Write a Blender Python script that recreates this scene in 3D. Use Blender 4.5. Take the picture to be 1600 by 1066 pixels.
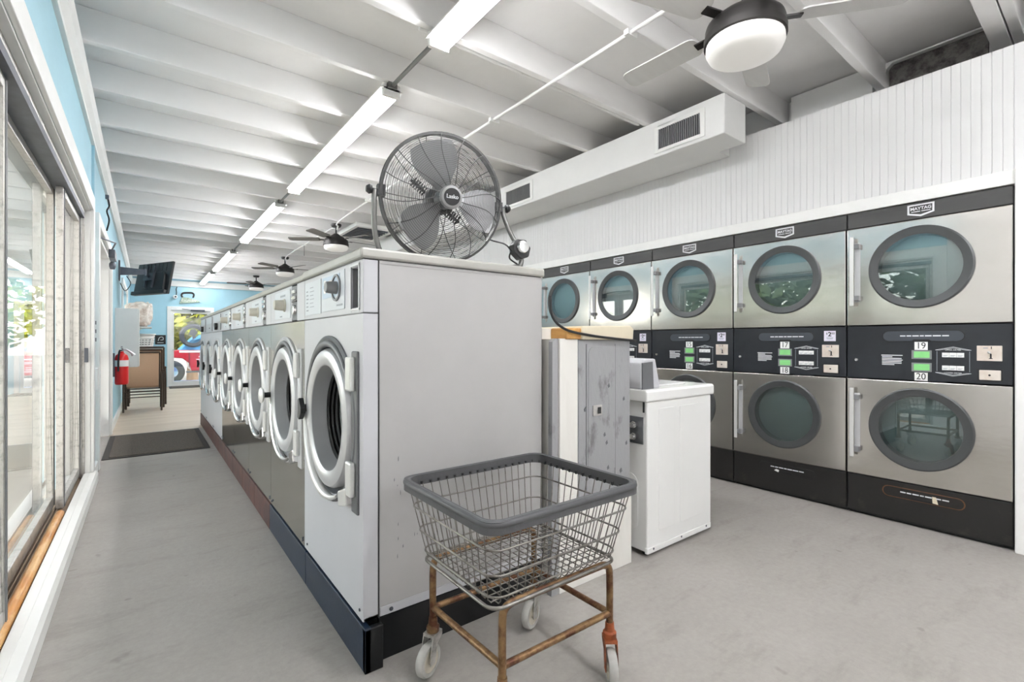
import bpy, bmesh, math, random
from mathutils import Vector, Matrix
random.seed(7)
PI = math.pi
scene = bpy.context.scene
for o in list(bpy.data.objects):
    bpy.data.objects.remove(o)
C = scene.collection

# ------------------------------------------------------------------ camera
cam_d = bpy.data.cameras.new('camera')
cam_d.sensor_width = 36.0
cam_d.lens = 743.0 / 1600 * 36.0
cam_d.clip_start = 0.02
cam = bpy.data.objects.new('camera', cam_d)
cam.location = (0, 0, 1.114)
cam.rotation_euler = (PI / 2, 0, -math.atan(572 / 743.0))
C.objects.link(cam)
scene.camera = cam

# ------------------------------------------------------------------ world, sun, exposure
W = bpy.data.worlds.new('world')
scene.world = W
W.use_nodes = True
wn = W.node_tree
for n in list(wn.nodes):
    wn.nodes.remove(n)
wo = wn.nodes.new('ShaderNodeOutputWorld')
wb = wn.nodes.new('ShaderNodeBackground')
sky = wn.nodes.new('ShaderNodeTexSky')
sky.sky_type = 'NISHITA'
sky.sun_disc = False
sky.sun_elevation = math.radians(24)
sky.sun_rotation = math.radians(160)
sky.air_density = 1.0
sky.dust_density = 1.5
wb.inputs['Strength'].default_value = 1.1
hs = wn.nodes.new('ShaderNodeHueSaturation')
hs.inputs['Saturation'].default_value = 0.32
wn.links.new(sky.outputs[0], hs.inputs['Color'])
tn = wn.nodes.new('ShaderNodeMixRGB')
tn.blend_type = 'MULTIPLY'
tn.inputs[0].default_value = 1.0
tn.inputs[2].default_value = (1.0, 0.93, 0.87, 1)
wn.links.new(hs.outputs[0], tn.inputs[1])
wn.links.new(tn.outputs[0], wb.inputs[0])
wn.links.new(wb.outputs[0], wo.inputs[0])

sun_d = bpy.data.lights.new('sun', 'SUN')
sun_d.energy = 5.0
sun_d.angle = math.radians(0.6)
sun_d.color = (1.0, 0.90, 0.78)
sun = bpy.data.objects.new('sun', sun_d)
sun.rotation_euler = Vector((0.50, 0.34, -0.80)).to_track_quat('-Z', 'Y').to_euler()
sun.location = (-8, -6, 14)
C.objects.link(sun)

scene.view_settings.view_transform = 'Standard'
scene.view_settings.look = 'None'
scene.view_settings.gamma = 1.0
scene.view_settings.use_curve_mapping = False
scene.view_settings.exposure = 0.68
TUBE = 30.0        # emission of the fluorescent tubes
GLOBE = 0.09        # emission of the ceiling fan globes

# ------------------------------------------------------------------ materials
def lin(c):
    return tuple(((v / 255.0) / 12.92 if v / 255.0 <= 0.04045 else ((v / 255.0 + 0.055) / 1.055) ** 2.4) for v in c)

MATS = {}
def mat(name, rgb, rough=0.5, metal=0.0, var=0.06, scale=6.0, bump=0.0, bscale=60.0, spec=0.5, rgb2=None, lo=0.45, hi=0.62,
        stretch=(1, 1, 1), coat=0.0, rvar=0.0):
    """principled material: base colour with soft noise variation; optional second colour in patches; fine bump"""
    if name in MATS:
        return MATS[name]
    m = bpy.data.materials.new(name)
    m.use_nodes = True
    nt = m.node_tree
    b = nt.nodes['Principled BSDF']
    col = lin(rgb)
    tc = nt.nodes.new('ShaderNodeTexCoord')
    mp = nt.nodes.new('ShaderNodeMapping')
    mp.inputs['Scale'].default_value = stretch
    nt.links.new(tc.outputs['Object'], mp.inputs[0])
    nz = nt.nodes.new('ShaderNodeTexNoise')
    nz.inputs['Scale'].default_value = scale
    nz.inputs['Detail'].default_value = 6
    nz.inputs['Roughness'].default_value = 0.65
    nt.links.new(mp.outputs[0], nz.inputs['Vector'])
    rp = nt.nodes.new('ShaderNodeValToRGB')
    c2 = lin(rgb2) if rgb2 else tuple(min(1, v * (1 + var)) for v in col)
    c1 = col if rgb2 else tuple(v * (1 - var) for v in col)
    rp.color_ramp.elements[0].position = lo if rgb2 else 0.3
    rp.color_ramp.elements[1].position = hi if rgb2 else 0.7
    rp.color_ramp.elements[0].color = (*c1, 1)
    rp.color_ramp.elements[1].color = (*c2, 1)
    nt.links.new(nz.outputs[0], rp.inputs[0])
    nt.links.new(rp.outputs[0], b.inputs['Base Color'])
    b.inputs['Roughness'].default_value = rough
    b.inputs['Metallic'].default_value = metal
    b.inputs['Specular IOR Level'].default_value = spec
    b.inputs['Coat Weight'].default_value = coat
    if rvar:
        mr = nt.nodes.new('ShaderNodeMapRange')
        mr.inputs[3].default_value = rough - rvar
        mr.inputs[4].default_value = rough + rvar
        nt.links.new(nz.outputs[0], mr.inputs[0])
        nt.links.new(mr.outputs[0], b.inputs['Roughness'])
    if bump:
        n2 = nt.nodes.new('ShaderNodeTexNoise')
        n2.inputs['Scale'].default_value = bscale
        n2.inputs['Detail'].default_value = 4
        nt.links.new(mp.outputs[0], n2.inputs['Vector'])
        bp = nt.nodes.new('ShaderNodeBump')
        bp.inputs['Strength'].default_value = bump
        bp.inputs['Distance'].default_value = 0.02
        nt.links.new(n2.outputs[0], bp.inputs['Height'])
        nt.links.new(bp.outputs[0], b.inputs['Normal'])
    MATS[name] = m
    return m

def emit(name, rgb, strength):
    m = bpy.data.materials.new(name)
    m.use_nodes = True
    b = m.node_tree.nodes['Principled BSDF']
    b.inputs['Base Color'].default_value = (*lin(rgb), 1)
    b.inputs['Emission Color'].default_value = (*lin(rgb), 1)
    b.inputs['Emission Strength'].default_value = strength
    MATS[name] = m
    return m

def glass(name, tint=(1, 1, 1), f0=0.05, rough=0.0, gcol=(1, 1, 1)):
    """flat pane: transparent with Schlick reflection that grows to grazing angles"""
    m = bpy.data.materials.new(name)
    m.use_nodes = True
    nt = m.node_tree
    for n in list(nt.nodes):
        nt.nodes.remove(n)
    out = nt.nodes.new('ShaderNodeOutputMaterial')
    tr = nt.nodes.new('ShaderNodeBsdfTransparent')
    tr.inputs[0].default_value = (*tint, 1)
    gl = nt.nodes.new('ShaderNodeBsdfGlossy')
    gl.inputs['Color'].default_value = (*gcol, 1)
    gl.inputs['Roughness'].default_value = rough
    lw = nt.nodes.new('ShaderNodeLayerWeight')
    lw.inputs[0].default_value = 0.5
    pw = nt.nodes.new('ShaderNodeMath')
    pw.operation = 'POWER'
    pw.inputs[1].default_value = 5.0
    nt.links.new(lw.outputs['Facing'], pw.inputs[0])
    ma = nt.nodes.new('ShaderNodeMath')
    ma.operation = 'MULTIPLY_ADD'
    ma.inputs[1].default_value = 1 - f0
    ma.inputs[2].default_value = f0
    nt.links.new(pw.outputs[0], ma.inputs[0])
    mx = nt.nodes.new('ShaderNodeMixShader')
    nt.links.new(ma.outputs[0], mx.inputs[0])
    nt.links.new(tr.outputs[0], mx.inputs[1])
    nt.links.new(gl.outputs[0], mx.inputs[2])
    nt.links.new(mx.outputs[0], out.inputs[0])
    MATS[name] = m
    return m

white = mat('white_paint', (228, 228, 226), 0.55, var=0.03, scale=2.5, bump=0.05, bscale=25)
ceilw = mat('ceiling_white', (238, 237, 236), 0.6, var=0.04, scale=1.4, bump=0.10, bscale=18)
joistw = mat('joist_white', (240, 239, 238), 0.55, var=0.04, scale=3, bump=0.08, bscale=14, stretch=(0.4, 1, 1))
beadw = mat('beadboard_white', (224, 224, 223), 0.45, var=0.02, scale=2.0)
blue = mat('wall_blue', (166, 206, 220), 0.6, var=0.04, scale=2.0, bump=0.06, bscale=40)
trimw = mat('trim_white', (236, 236, 233), 0.42, var=0.03, scale=4)
oldwhite = mat('old_white_board', (232, 230, 224), 0.5, rgb2=(214, 211, 203), scale=3.0, lo=0.5, hi=0.75, stretch=(1, 1, .25))
alum = mat('aluminium_frame', (196, 194, 190), 0.42, 0.75, rgb2=(150, 148, 144), scale=30, lo=0.5, hi=0.72, bump=0.15, bscale=120)
alumd = mat('dark_aluminium', (92, 96, 104), 0.4, 0.7, var=0.2, scale=12)
steel = mat('stainless_steel', (206, 203, 198), 0.19, 1.0, var=0.05, scale=3.0, bump=0.075, bscale=2.2, stretch=(1, 1, 2.2), rvar=0.05)
steelw = mat('washer_stainless', (200, 197, 190), 0.15, 1.0, var=0.05, scale=3.0, bump=0.05, bscale=3.0, rvar=0.05)
chrome = mat('chrome', (225, 225, 225), 0.12, 1.0, var=0.03)
silverp = mat('silver_plastic', (196, 197, 199), 0.32, 0.35, var=0.03, scale=5)
handlew = mat('handle_silver', (222, 222, 220), 0.3, 0.35, var=0.02)
washw = mat('washer_painted_panel', (194, 195, 199), 0.35, 0.0, var=0.03, scale=3, spec=0.5)
washside = mat('washer_side_panel', (176, 175, 174), 0.42, 0.0, rgb2=(169, 168, 167), scale=1.2, lo=0.4, hi=0.7, bump=0.02, bscale=8)
worktop = mat('worktop_grey', (168, 167, 161), 0.4, 0.1, var=0.06, scale=9)
basebl = mat('plinth_navy', (22, 38, 58), 0.35, 0.0, rgb2=(36, 54, 76), scale=3.5, lo=0.5, hi=0.8, bump=0.03)
basebk = mat('plinth_black', (16, 18, 20), 0.3, 0.0, rgb2=(34, 34, 36), scale=4.0, lo=0.55, hi=0.85)
basebr = mat('plinth_brown', (92, 58, 50), 0.5, 0.0, rgb2=(62, 46, 48), scale=7.0, lo=0.4, hi=0.7, bump=0.1)
rubber = mat('black_rubber', (26, 26, 27), 0.45, var=0.2, scale=10)
blackp = mat('black_plastic', (30, 31, 33), 0.38, var=0.15, scale=8)
greyp = mat('grey_plastic', (128, 129, 131), 0.4, var=0.04)
dkgrey = mat('dark_grey_moulding', (104, 106, 109), 0.4, 0.2, var=0.05)
bowlg = mat('door_bowl_grey', (150, 151, 153), 0.38, var=0.04)
panelb = mat('dryer_black_panel', (28, 31, 36), 0.40, 0.1, rgb2=(42, 46, 52), scale=2.4, lo=0.4, hi=0.8)
panelh = mat('dryer_header_panel', (54, 54, 53), 0.42, 0.2, rgb2=(72, 71, 69), scale=5, lo=0.4, hi=0.8, stretch=(.3, 1, 3))
toeb = mat('dryer_scuffed_toe', (27, 26, 25), 0.42, 0.0, rgb2=(58, 54, 49), scale=9, lo=0.58, hi=0.85, bump=0.05)
ringg = mat('dryer_window_ring', (74, 76, 77), 0.36, 0.3, var=0.05)
drumg = mat('drum_steel', (150, 160, 160), 0.45, 0.6, var=0.05, scale=4)
lcdg = mat('green_display', (132, 206, 128), 0.3, var=0.08, scale=20)
cream = mat('cream_coin_plate', (222, 214, 204), 0.4, 0.1, rgb2=(206, 192, 180), scale=5)
platew = mat('white_sticker', (238, 238, 236), 0.5, var=0.01)
lilac = mat('lilac_sticker', (228, 224, 238), 0.5, var=0.02)
ink = mat('black_ink', (22, 22, 24), 0.5, var=0.02)
inkw = mat('white_ink', (222, 224, 226), 0.5, var=0.02)
inkg = mat('grey_ink', (150, 156, 164), 0.5, var=0.02)
bluepanel = mat('pale_blue_panel', (186, 204, 220), 0.4, var=0.04)
palepanel = mat('pale_control_panel', (206, 212, 217), 0.4, var=0.02)
beigek = mat('beige_knob', (196, 192, 180), 0.4, var=0.03)
fanwire = mat('fan_wire_grey', (84, 84, 84), 0.35, 0.7, var=0.08)
fansteel = mat('fan_stand_grey', (128, 128, 126), 0.35, 0.6, var=0.05)
fanblade = mat('fan_blade_grey', (150, 151, 152), 0.4, 0.3, var=0.05)
fanhub = mat('fan_hub_grey', (150, 150, 150), 0.4, 0.2, var=0.05)
bronze = mat('dark_bronze', (52, 50, 49), 0.4, 0.5, var=0.1)
blademid = mat('ceiling_blade', (118, 116, 114), 0.55, 0.0, var=0.12, scale=5, stretch=(.3, 3, 1))
bladelt = mat('ceiling_blade_pale', (206, 205, 203), 0.5, 0.0, var=0.05, scale=5, stretch=(.3, 3, 1))
globe = emit('globe_glass', (246, 244, 240), 0.0)
MATS['globe_glass'].node_tree.nodes['Principled BSDF'].inputs['Emission Strength'].default_value = GLOBE
tube = emit('fluorescent_tube', (250, 250, 253), TUBE)
galv = mat('galvanised_wire', (134, 131, 126), 0.33, 0.85, rgb2=(92, 86, 78), scale=26, lo=0.5, hi=0.7)
rimp = mat('grey_rubber_rim', (76, 77, 79), 0.45, 0.0, var=0.12, scale=14, bump=0.05)
rust = mat('rusty_chrome', (134, 106, 72), 0.4, 0.55, rgb2=(88, 54, 36), scale=16, lo=0.44, hi=0.6, bump=0.15, bscale=90)
rust2 = mat('orange_rust', (150, 78, 42), 0.6, 0.2, rgb2=(92, 52, 36), scale=20, lo=0.45, hi=0.62, bump=0.2, bscale=80)
wheelr = mat('wheel_grey_rubber', (176, 175, 170), 0.6, var=0.1, scale=30)
wheelc = mat('wheel_cream_disc', (188, 182, 166), 0.45, var=0.1, scale=14)
greypan = mat('weathered_grey_panel', (158, 159, 161), 0.5, 0.25, rgb2=(124, 124, 125), scale=9, lo=0.57, hi=0.68, bump=0.1, bscale=40, stretch=(1, 1, .5))
beige = mat('beige_cap', (218, 208, 184), 0.5, var=0.06, scale=6)
woodcap = mat('bare_wood', (206, 160, 92), 0.6, rgb2=(160, 104, 50), scale=9, lo=0.4, hi=0.7, stretch=(1, .2, 1))
dowel = mat('varnished_dowel', (196, 132, 58), 0.35, rgb2=(222, 178, 118), scale=22, lo=0.42, hi=0.62, stretch=(1, .22, 1), bump=0.1, bscale=50)
trackw = mat('worn_track_wood', (150, 132, 112), 0.6, rgb2=(116, 96, 78), scale=12, stretch=(1, .1, 1))
enamel = mat('white_enamel', (236, 236, 234), 0.22, var=0.015, scale=3)
redp = mat('red_paint', (206, 24, 26), 0.3, var=0.05)
tanmesh = mat('tan_sling_mesh', (214, 178, 148), 0.7, var=0.06, scale=60, stretch=(1, 1, 8))
brownm = mat('brown_metal', (78, 66, 56), 0.45, 0.3, var=0.08)
plasticbag = mat('clear_bag_bedding', (222, 216, 208), 0.25, rgb2=(178, 160, 148), scale=10, lo=0.45, hi=0.65, bump=0.5, bscale=14)
matrub = mat('mat_fibre', (74, 68, 62), 0.9, rgb2=(100, 92, 82), scale=90, lo=0.4, hi=0.65, bump=0.6, bscale=140)
matedge = mat('mat_edge', (56, 52, 50), 0.8, var=0.1)
cabw = mat('cabinet_white', (214, 214, 211), 0.45, var=0.03)
tvb = mat('tv_black', (44, 46, 48), 0.4, var=0.1)
brick = mat('hole_masonry', (120, 117, 115), 0.9, rgb2=(72, 69, 68), scale=14, bump=0.6, bscale=40)
truckr = mat('truck_red', (150, 10, 36), 0.25, var=0.05, coat=0.5)
tyre = mat('tyre', (34, 40, 50), 0.7, var=0.1)
tarp = mat('blue_tarp', (70, 140, 190), 0.5, var=0.15, scale=6, bump=0.3)
leafy = mat('leaves_yellow_green', (158, 160, 40), 0.7, rgb2=(96, 112, 30), scale=3, lo=0.4, hi=0.6)
leafd = mat('leaves_green', (70, 96, 52), 0.7, rgb2=(40, 62, 34), scale=2, lo=0.4, hi=0.6)
bark = mat('bark', (120, 100, 80), 0.9, var=0.15, bump=0.3)
asphalt = mat('asphalt', (128, 126, 122), 0.9, var=0.1, scale=1.5, bump=0.1)
bluepave = mat('blue_painted_paving', (64, 110, 178), 0.7, var=0.12, scale=6)
grass = mat('grass', (110, 150, 60), 0.9, var=0.2, scale=8)
sidewalk = mat('sidewalk_concrete', (168, 163, 155), 0.85, var=0.08, scale=3)
irong = mat('iron_sign_green', (176, 196, 174), 0.5, rgb2=(136, 152, 134), scale=14)
pane = glass('window_glass', (0.86, 0.88, 0.88), 0.09)
dglass = glass('dryer_glass', (0.74, 0.80, 0.80), 0.12)
wglass = glass('washer_glass', (0.78, 0.8, 0.8), 0.06)
curtain = mat('white_door_panel', (234, 234, 234), 0.4, var=0.02)

def floor_mat():
    m = bpy.data.materials.new('concrete_floor')
    m.use_nodes = True
    nt = m.node_tree
    b = nt.nodes['Principled BSDF']
    tc = nt.nodes.new('ShaderNodeTexCoord')
    def noise(scale, det=6, rough=0.6, st=(1, 1, 1)):
        mp = nt.nodes.new('ShaderNodeMapping')
        mp.inputs['Scale'].default_value = st
        nt.links.new(tc.outputs['Object'], mp.inputs[0])
        n = nt.nodes.new('ShaderNodeTexNoise')
        n.inputs['Scale'].default_value = scale
        n.inputs['Detail'].default_value = det
        n.inputs['Roughness'].default_value = rough
        nt.links.new(mp.outputs[0], n.inputs['Vector'])
        return n
    def ramp(n, p0, p1, c0, c1):
        r = nt.nodes.new('ShaderNodeValToRGB')
        r.color_ramp.elements[0].position = p0
        r.color_ramp.elements[1].position = p1
        r.color_ramp.elements[0].color = (*c0, 1)
        r.color_ramp.elements[1].color = (*c1, 1)
        nt.links.new(n.outputs[0], r.inputs[0])
        return r
    def mul(a, bb, f=1.0):
        x = nt.nodes.new('ShaderNodeMixRGB')
        x.blend_type = 'MULTIPLY'
        x.inputs[0].default_value = f
        nt.links.new(a.outputs[0], x.inputs[1])
        nt.links.new(bb.outputs[0], x.inputs[2])
        return x
    base = ramp(noise(1.1), 0.3, 0.7, lin((154, 150, 145)), lin((168, 164, 159)))
    fine = ramp(noise(38, 8, 0.7), 0.35, 0.65, (0.90, 0.90, 0.90), (1, 1, 1))
    scuff = ramp(noise(2.6, 7, 0.7, (1.0, 3.0, 1)), 0.34, 0.47, (0.80, 0.79, 0.78), (1, 1, 1))
    spots = ramp(noise(9, 2, 0.5), 0.24, 0.29, (0.72, 0.71, 0.69), (1, 1, 1))
    x = mul(mul(mul(base, fine), scuff, 0.6), spots, 0.8)
    nt.links.new(x.outputs[0], b.inputs['Base Color'])
    b.inputs['Roughness'].default_value = 0.62
    b.inputs['Specular IOR Level'].default_value = 0.35
    bp = nt.nodes.new('ShaderNodeBump')
    bp.inputs['Strength'].default_value = 0.12
    bp.inputs['Distance'].default_value = 0.01
    n = noise(60, 5)
    nt.links.new(n.outputs[0], bp.inputs['Height'])
    nt.links.new(bp.outputs[0], b.inputs['Normal'])
    return m
concrete = floor_mat()
backfloor = mat('beige_back_floor', (204, 190, 172), 0.5, rgb2=(184, 168, 150), scale=2.2, lo=0.35, hi=0.7, stretch=(.35, 2.2, 1), bump=0.03)

# ------------------------------------------------------------------ mesh helpers
class MB:
    def __init__(s):
        s.v, s.f = [], []
    def add(s, vs, fs):
        k = len(s.v)
        s.v += [tuple(p) for p in vs]
        s.f += [tuple(i + k for i in q) for q in fs]
        return s
    def box(s, x0, y0, z0, x1, y1, z1):
        x0, x1 = min(x0, x1), max(x0, x1); y0, y1 = min(y0, y1), max(y0, y1); z0, z1 = min(z0, z1), max(z0, z1)
        return s.add([(x0, y0, z0), (x1, y0, z0), (x1, y1, z0), (x0, y1, z0), (x0, y0, z1), (x1, y0, z1), (x1, y1, z1), (x0, y1, z1)],
                     [(3, 2, 1, 0), (4, 5, 6, 7), (0, 1, 5, 4), (1, 2, 6, 5), (2, 3, 7, 6), (3, 0, 4, 7)])
    def prism(s, poly, a0, a1, axis='y'):
        """extrude a 2-D polygon; axis y: poly=(x,z); axis x: poly=(y,z); axis z: poly=(x,y)"""
        n = len(poly)
        def P(u, w, a):
            return (u, a, w) if axis == 'y' else ((a, u, w) if axis == 'x' else (u, w, a))
        vs = [P(u, w, a0) for u, w in poly] + [P(u, w, a1) for u, w in poly]
        fs = [tuple(range(n)), tuple(range(2 * n - 1, n - 1, -1))]
        fs += [(i, i + n, (i + 1) % n + n, (i + 1) % n) for i in range(n)]
        return s.add(vs, fs)
    def tube(s, pts, r, n=8, closed=False, cap=True):
        pts = [Vector(p) for p in pts]
        m = len(pts)
        rings, prev = [], None
        for i, p in enumerate(pts):
            if closed:
                t = (pts[(i + 1) % m] - pts[i - 1]).normalized()
            else:
                a = pts[max(i - 1, 0)]; b = pts[min(i + 1, m - 1)]
                t = (b - a).normalized()
            if prev is None:
                u = t.orthogonal().normalized()
            else:
                u = prev - t * prev.dot(t)
                u = u.normalized() if u.length > 1e-6 else t.orthogonal().normalized()
            prev = u
            w = t.cross(u)
            rr = r[i] if isinstance(r, (list, tuple)) else r
            rings.append([p + (u * math.cos(2 * PI * k / n) + w * math.sin(2 * PI * k / n)) * rr for k in range(n)])
        vs = [q for ring in rings for q in ring]
        fs = []
        for i in range(m if closed else m - 1):
            j = (i + 1) % m
            for k in range(n):
                l = (k + 1) % n
                fs.append((i * n + k, i * n + l, j * n + l, j * n + k))
        if cap and not closed:
            fs.append(tuple(range(n - 1, -1, -1)))
            fs.append(tuple((m - 1) * n + k for k in range(n)))
        return s.add(vs, fs)
    def lathe(s, prof, o=(0, 0, 0), axis='z', n=32, closed=False):
        """prof = (radius, height along axis); axis y: heights run along +y"""
        o = Vector(o)
        def P(r, h, a):
            c, d = r * math.cos(a), r * math.sin(a)
            return o + (Vector((c, d, h)) if axis == 'z' else (Vector((c, h, d)) if axis == 'y' else Vector((h, c, d))))
        m = len(prof)
        vs = [P(r, h, 2 * PI * k / n) for r, h in prof for k in range(n)]
        fs = []
        for i in range(m if closed else m - 1):
            j = (i + 1) % m
            for k in range(n):
                l = (k + 1) % n
                fs.append((i * n + k, i * n + l, j * n + l, j * n + k))
        if not closed:
            if prof[0][0] > 1e-5: fs.append(tuple(range(n - 1, -1, -1)))
            if prof[-1][0] > 1e-5: fs.append(tuple((m - 1) * n + k for k in range(n)))
        return s.add(vs, fs)
    def plate_hole(s, x0, z0, x1, z1, cx, cz, r, y0, y1, n=48):
        """rectangular plate in the xz plane between y0 and y1 with a round hole"""
        an = [2 * PI * k / n for k in range(n)] + [math.atan2(z - cz, x - cx) % (2 * PI) for x in (x0, x1) for z in (z0, z1)]
        an = sorted(set(round(a, 6) for a in an))
        inn, out = [], []
        for a in an:
            c, d = math.cos(a), math.sin(a)
            t = min(((x1 - cx) / c if c > 1e-9 else ((x0 - cx) / c if c < -1e-9 else 1e9)),
                    ((z1 - cz) / d if d > 1e-9 else ((z0 - cz) / d if d < -1e-9 else 1e9)))
            inn.append((cx + r * c, cz + r * d)); out.append((cx + t * c, cz + t * d))
        k = len(an)
        vs = [(x, y0, z) for x, z in inn] + [(x, y0, z) for x, z in out] + [(x, y1, z) for x, z in inn] + [(x, y1, z) for x, z in out]
        fs = []
        for i in range(k):
            j = (i + 1) % k
            fs += [(i, j, k + j, k + i), (2 * k + i, 3 * k + i, 3 * k + j, 2 * k + j), (i, 2 * k + i, 2 * k + j, j), (k + i, k + j, 3 * k + j, 3 * k + i)]
        return s.add(vs, fs)
    def mesh(s, name, m, smooth=None, fix=True):
        me = bpy.data.meshes.new(name)
        me.from_pydata(s.v, [], s.f)
        if fix:
            bm = bmesh.new(); bm.from_mesh(me)
            bmesh.ops.remove_doubles(bm, verts=bm.verts, dist=1e-6)
            bmesh.ops.recalc_face_normals(bm, faces=bm.faces)
            bm.to_mesh(me); bm.free()
        if smooth:
            me.polygons.foreach_set('use_smooth', [True] * len(me.polygons))
            me.set_sharp_from_angle(angle=math.radians(smooth))
        me.materials.append(m)
        me.update()
        return me
    def obj(s, name, m, parent=None, bevel=0, smooth=None, fix=True, **kw):
        o = bpy.data.objects.new(name, s.mesh(name, m, smooth, fix))
        C.objects.link(o)
        if parent: o.parent = parent
        if bevel:
            b = o.modifiers.new('bevel', 'BEVEL')
            b.width = bevel; b.segments = 2; b.limit_method = 'ANGLE'; b.angle_limit = math.radians(40)
        tag(o, **kw)
        return o

def tag(o, label=None, cat=None, group=None, kind=None):
    if label: o['label'] = label
    if cat: o['category'] = cat
    if group: o['group'] = group
    if kind: o['kind'] = kind
    return o

def thing(name, label, cat, loc=(0, 0, 0), rotz=0.0, group=None):
    o = bpy.data.objects.new(name, None)
    o.empty_display_size = 0.1
    o.location = loc; o.rotation_euler = (0, 0, rotz)
    C.objects.link(o)
    return tag(o, label, cat, group)

def struct(name, mb, m, **kw):
    p = kw.pop('parent', None)
    o = mb.obj(name, m, p, **kw)
    if not p: o['kind'] = 'structure'
    return o

def share(src, name=None, loc=(0, 0, 0), parent=None, rot=None):
    o = src.copy(); C.objects.link(o); o.location = loc; o.parent = parent
    if rot: o.rotation_euler = rot
    return o

def copy_tree(o, parent=None):
    c = o.copy(); C.objects.link(c); c.parent = parent
    for ch in list(o.children): copy_tree(ch, c)
    return c

TXT = {}
def text(string, size, m, parent, loc, name='lettering', rot=(PI / 2, 0, 0), ext=0.0006, sx=1.0, shear=0.0, bold=0.0):
    key = (string, size, m.name, sx, shear, bold)
    if key not in TXT:
        cu = bpy.data.curves.new('lettering', 'FONT')
        cu.body = string; cu.size = size; cu.align_x = 'CENTER'; cu.align_y = 'CENTER'
        cu.extrude = ext; cu.shear = shear; cu.offset = bold; cu.resolution_u = 3
        ob = bpy.data.objects.new('lettering', cu); C.objects.link(ob)
        dg = bpy.context.evaluated_depsgraph_get(); dg.update()
        me = bpy.data.meshes.new_from_object(ob.evaluated_get(dg))
        bpy.data.objects.remove(ob); bpy.data.curves.remove(cu)
        me.transform(Matrix.Diagonal((sx, 1, 1, 1)))
        me.materials.clear(); me.materials.append(m)
        TXT[key] = me
    o = bpy.data.objects.new(name, TXT[key]); C.objects.link(o)
    o.location = loc; o.rotation_euler = rot; o.parent = parent
    return o

def rrect(x0, y0, x1, y1, r, n=5):
    pts = []
    for cx, cy, a in ((x1 - r, y1 - r, 0), (x0 + r, y1 - r, PI / 2), (x0 + r, y0 + r, PI), (x1 - r, y0 + r, 3 * PI / 2)):
        for k in range(n + 1):
            t = a + PI / 2 * k / n
            pts.append((cx + r * math.cos(t), cy + r * math.sin(t)))
    return pts

def smoothline(pts, n=6):
    """Catmull-Rom through points"""
    P = [Vector(p) for p in pts]
    P = [P[0] * 2 - P[1]] + P + [P[-1] * 2 - P[-2]]
    out = []
    for i in range(1, len(P) - 2):
        for k in range(n):
            t = k / n
            a, b, c, d = P[i - 1:i + 3]
            out.append(0.5 * ((2 * b) + (c - a) * t + (2 * a - 5 * b + 4 * c - d) * t * t + (3 * b - a - 3 * c + d) * t ** 3))
    out.append(P[-2])
    return out

# ------------------------------------------------------------------ room shell
YF = 16.5           # far wall
XL = -0.345         # left wall face
XR = 3.64           # right wall face / dryer fronts
ZC = 2.82           # underside of joists
ZF = -0.18          # floor level at the far wall (the slab falls gently)
YN = -2.6
def zfloor(y): return 0.0 if y <= 7.3 else ZF * (y - 7.3) / (YF - 7.3)

fl = MB()
fl.prism([(YN - .2, 0), (7.3, 0), (7.3, -.4), (YN - .2, -.4)], -0.6, 4.4, 'x')
floor = struct('floor', fl, concrete)
MB().prism([(7.3, 0), (YF + .1, ZF), (YF + .1, ZF - .2), (7.3, -.2)], -0.6, 4.4, 'x').obj('back_floor', backfloor, floor, label='beige floor covering in the rear room')

ceil_ = struct('ceiling', MB().box(-0.7, YN - .2, ZC + .19, 4.5, YF + .2, ZC + .34), ceilw)
jm = None
jy = 2.33
ys = [jy + .65 * k for k in range(-7, 22)]
for y in ys:
    if y > YF - .1: continue
    if jm is None:
        jm = MB().box(XL - .02, -.024, ZC, 4.06, .024, ZC + .19).obj('joist', joistw, ceil_, bevel=.004)
        jm.location.y = y
    else:
        share(jm, loc=(0, y, 0), parent=ceil_)
# doubled joist at the right, blocking between joists above the panelled wall
MB().box(2.4, .41, ZC - .002, 4.06, .49, ZC + .19).obj('doubled_joist', joistw, ceil_, bevel=.004)
MB().tube([(1.2, 2.40, ZC + .03), (3.12, 2.40, ZC + .03)], .016, 8).obj('painted_pipe', joistw, ceil_, smooth=50)

# left wall: built round the sliding window and the entrance
W0, W1 = 1.45, 4.95      # window opening
E0, E1 = 5.50, 7.35      # entrance opening
lw = MB()
struct('wall_left_near', MB().box(XL - .2, YN, 0, XL, W0 - .12, ZC + .2), white)
lw.box(XL - .2, W0 - .12, 0, XL, W0, ZC + .2)
lw.box(XL - .2, W0, 2.14, XL, W1, ZC + .2)
lw.box(XL - .2, W0, -.2, XL, W1, 0.05)
lw.box(XL - .2, W1, 0, XL, E0, ZC + .2)
lw.box(XL - .2, E0, 2.12, XL, E1, ZC + .2)
lw.box(XL - .2, E1, -.1, XL, 11.0, ZC + .2)
lw.box(XL - .2, 11.0, -.2, XL, 13.6, 1.45)
lw.box(XL - .2, 11.0, 2.15, XL, 13.6, ZC + .2)
lw.box(XL - .2, 13.6, -.25, XL, YF + .1, ZC + .2)
wall_left = struct('wall_left', lw, blue, fix=False)
MB().box(XL, 5.06, 2.26, XL + .018, 5.10, 2.68).obj('wall_panel_joint', blue, wall_left)
# crown moulding: two stepped boards
cr = MB().prism([(XL - .001, 2.68), (XL + .022, 2.68), (XL + .022, 2.715), (XL + .05, 2.74), (XL + .06, ZC), (XL - .001, ZC)], YN, YF, 'y')
struct('trim_1', cr, trimw)
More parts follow.
